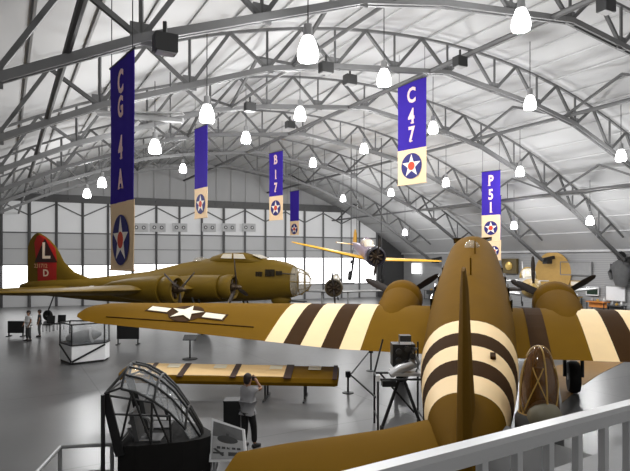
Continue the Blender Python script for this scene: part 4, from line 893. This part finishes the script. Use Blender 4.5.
# ------------------------------------------------------------------ side wall exhibits
VW = vr - .25
def wall_pt(px, py):
    r = (px - CX) / F; vp = math.cos(TH) * r + math.sin(TH); return P(px, py, VW / vp)
def wall_rect(name, px0, px1, y0, y1, m, label, cat, th=.08, frame=None, group=None, legs=False):
    a_, b_ = wall_pt(px0, y1), wall_pt(px1, y1); zt_ = wall_pt((px0 + px1) / 2, y0).z; zb = max(wall_pt((px0 + px1) / 2, y1).z, 0)
    c = (a_ + b_) / 2; r = thing(name, V((c.x, c.y, zb)), label, cat, group)
    a_ = V((a_.x, a_.y, zb)); b_ = V((b_.x, b_.y, zb)); up = V((0, 0, zt_ - zb))
    MB().prism([a_, b_, b_ + up, a_ + up], -VA * th).build('panel', m, r, smooth=False)
    if frame:
        f_ = -VA * (th + .01)
        for p_, q_ in ((a_, b_), (b_, b_ + up), (b_ + up, a_ + up), (a_ + up, a_)): MB().bar(p_ + f_, q_ + f_, .06, .08).build('frame', frame, r, smooth=False)
    return r
wall_rect('wall_panel', 561, 592, 262, 275, mat('panel_grey', (150, 150, 150)), 'pale framed panel on the side wall above the wing', 'panel', .06, GREY)
r = wall_rect('poster_board', 606, 626, 286, 301, WHITEG, 'white poster board with a grey picture on the side wall', 'board', .06, GALV)
wall_rect('screen_board', 587, 599, 287, 295, SCREEN, 'dark greenish screen board on the side wall', 'board', .08, WHITEG)
wall_rect('picture_board', 571, 581, 281, 286, BWHITE, 'small cream picture board in tan frame on the side wall', 'board', .08, TANWOOD)
wall_rect('wall_window', 412, 421, 263, 274, WINLIT, 'small bright window beside the yellow wing', 'window', .06, GREY)
c = wall_pt(553, 273); td = MB(); td.prism([c - VA * .02 + (UA * math.cos(t) + V((0, 0, 1)) * math.sin(t)) * 1.95 for t in [2 * PI * k / 48 for k in range(48)]], -VA * .05); tag(td.build('wall_spill', mat('disc_tan', (190, 152, 84), .7), smooth=False), 'large round tan colour spill on the side wall behind the transport engine', 'disc')  # added disc stands in for wall tone left by selective colouring
# gold instrument box near the transport nose
p = wall_pt(511, 266); ib = thing('instrument_case', V((p.x, p.y, p.z - .6)), 'olive instrument case with a brass dial on the side wall', 'case'); c = p - VA * .3
e = lambda v, z: c + UA * v + V((0, 0, z))
MB().prism([e(-.95, -.75), e(.95, -.75), e(.95, .75), e(-.95, .75)], VA * .3).build('case', mat('case_olive', (92, 76, 36), .5), ib, smooth=False); MB().lathe([(.42, 0), (.42, .06), (.3, .1)], c, -VA, 20).build('dial', mat('brass', (210, 176, 96), .3, metal=.4), ib)
# orange bench, shelf with objects
for px, y, w, m, lb, nm in ((603, 301, 1.7, ORANGE, 'low orange display table against the side wall', 'display_table'), (577, 296, 1.6, TANWOOD, 'tan display table with instruments against the side wall', 'display_table'), (436, 290, 1.8, GREYD, 'dark display table beyond the transport propeller', 'display_table'), (622, 305, 1.2, GREYD, 'dark display table below the white poster board', 'display_table')):
    p = wall_pt(px, y) - VA * .7; p.z = 0; r = thing(nm, p, lb, 'table', 'display tables along the side wall'); zt_ = max(wall_pt(px, y).z, .7)
    Rz = Matrix.Rotation(TH + PI / 2, 3, 'Z')
    MB().box(p + V((0, 0, zt_ - .04)), (w, .8, .08), Rz).build('tabletop', m, r, smooth=False); MB().box(p + V((0, 0, zt_ - .3)), (w * .96, .05, .44), Rz).build('skirt', m, r, smooth=False)
    for sx in (-.45, .45):
        for sy in (-.35, .35): d = Rz @ V((sx * w, sy, 0)); MB().bar(p + d, p + d + V((0, 0, zt_ - .05)), .06).build('leg', DARK, r, smooth=False)
    for k, (dx, hh) in enumerate(((-.35, .35), (0, .2), (.3, .3))):
        d = Rz @ V((dx * w, 0, 0)); q = MB(); q.lathe([(.13, 0), (.15, hh * .3), (.08, hh * .8), (.05, hh)], p + d + V((0, 0, zt_)), n=12)
        tag(q.build('instrument', (SILVER, TANWOOD, GALV)[k]), '%s exhibit on the %s' % (('silver', 'tan', 'pale grey')[k], lb), 'exhibit', 'small exhibits on the display tables')
# flight suit on stand at the truss foot
p = wall_pt(625, 270) - VA * .5; fs_ = thing('flight_suit', V((p.x, p.y, p.z - 1.4)), 'dark flight suit with helmet hung on the side wall below a truss foot', 'suit')
c = p; MB().loft([[c + (UA * (w * math.cos(t)) + VA * (.28 * w * math.sin(t)) * 1.6) + V((0, 0, z)) for t in [2 * PI * k / 16 for k in range(16)]] for w, z in ((.5, -1.3), (.7, -.6), (.85, .2), (.7, .6), (.25, .85))]).build('jacket', mat('suit_grey', (86, 86, 86), .8, var=.3), fs_)
MB().sphere(c + V((0, 0, 1.15)), (.36, .36, .38), 14).build('helmet', BLACK, fs_)
for s in (-1, 1): MB().tube([c + UA * s * .75 + V((0, 0, .45)), c + UA * s * 1.0 + V((0, 0, -.2)), c + UA * s * .85 + V((0, 0, -.8))], [.2, .17, .12], 10).build('sleeve', MATS['suit_grey'], fs_)
# ------------------------------------------------------------------ balcony rail (near, lower right)
RBp = V((P(375, 0, 1.33).x, 1.33, 0)); RD = V((.964, .619, 0)).normalized(); RN = V((-RD.y, RD.x, 0)); ra = V((.145, 1.353, 0)) - RD * .9; rb = V((.145, 1.353, 0)) + RD * 2.1
zt_ = 4.1
BR = thing('balcony_rail', (ra + rb) / 2 + V((0, 0, zt_ - 1.06)), 'pale grey balcony railing with square bars close to the viewer', 'railing')
q = MB(); w = .03; rc = RN * 1
prof_ = [(-.026, -.026), (.026, -.026), (.03, .012), (.022, .026), (-.022, .026), (-.03, .012)]
q.loft([[p_ + RN * a_ + V((0, 0, zt_ - .026 + b_)) for a_, b_ in prof_] for p_ in (ra, rb)]); q.build('top_rail', RAILM, BR, smooth=False)
q = MB(); q.bar(ra + V((0, 0, zt_ - .96)), rb + V((0, 0, zt_ - .96)), .04, .05); q.build('bottom_rail', RAILM, BR, smooth=False)
k = 0; s = .08
while s < 3.0:
    p_ = ra + RD * s; MB().box(p_ + V((0, 0, zt_ - .5)), (.024, .024, .9), Matrix.Rotation(math.atan2(RD.y, RD.x), 3, 'Z')).build('baluster', RAILM, BR, smooth=False); s += .15
mf = MB(); mf.prism([ra + V((0, 0, zt_ - 1.26)) + RN * .12 - RD * 2, rb + V((0, 0, zt_ - 1.26)) + RN * .12 + RD * 2, rb + RD * 2 - RN * 4 + V((0, 0, zt_ - 1.26)), ra - RD * 2 - RN * 4 + V((0, 0, zt_ - 1.26))], (0, 0, .2)); struct('floor_balcony', mf, mat('balcony_floor', (110, 110, 110)))

e0, e1 = V((2.29, 5.57, 2.3)), V((3.6, 6.43, 2.3)); dd_ = (e1 - e0)
mf = MB(); mf.prism([e0 - dd_ * .6, e1 + dd_ * 2, e1 + dd_ * 2 + V((1.6, -2.4, 0)), e0 - dd_ * .6 + V((1.6, -2.4, 0))], (0, 0, .2)); struct('floor_landing', mf, mat('landing_grey', (120, 120, 120)))
# ------------------------------------------------------------------ camera, world
cam = bpy.data.cameras.new('camera_view'); co = bpy.data.objects.new('camera_view', cam); COL.objects.link(co); S.camera = co
cam.sensor_width = 36; cam.sensor_fit = 'HORIZONTAL'; cam.lens = 36 * F / 630; cam.clip_start = .05; cam.clip_end = 300
co.location = (0, 0, H); co.rotation_euler = (PI / 2, 0, 0); cam.shift_y = (CY - 235.5) / 630.0
wd_ = bpy.data.worlds.new('daylight'); S.world = wd_; wd_.use_nodes = True; wd_.node_tree.nodes['Background'].inputs[0].default_value = (1, 1, 1, 1); wd_.node_tree.nodes['Background'].inputs[1].default_value = .7
S.view_settings.view_transform = 'Standard'; S.view_settings.look = 'None'; S.view_settings.gamma = 1; S.view_settings.exposure = -.4
S.cycles.use_denoising = True; S.cycles.max_bounces = 8; S.cycles.diffuse_bounces = 5; S.cycles.caustics_reflective = False; S.cycles.caustics_refractive = False; S.cycles.sample_clamp_indirect = 4
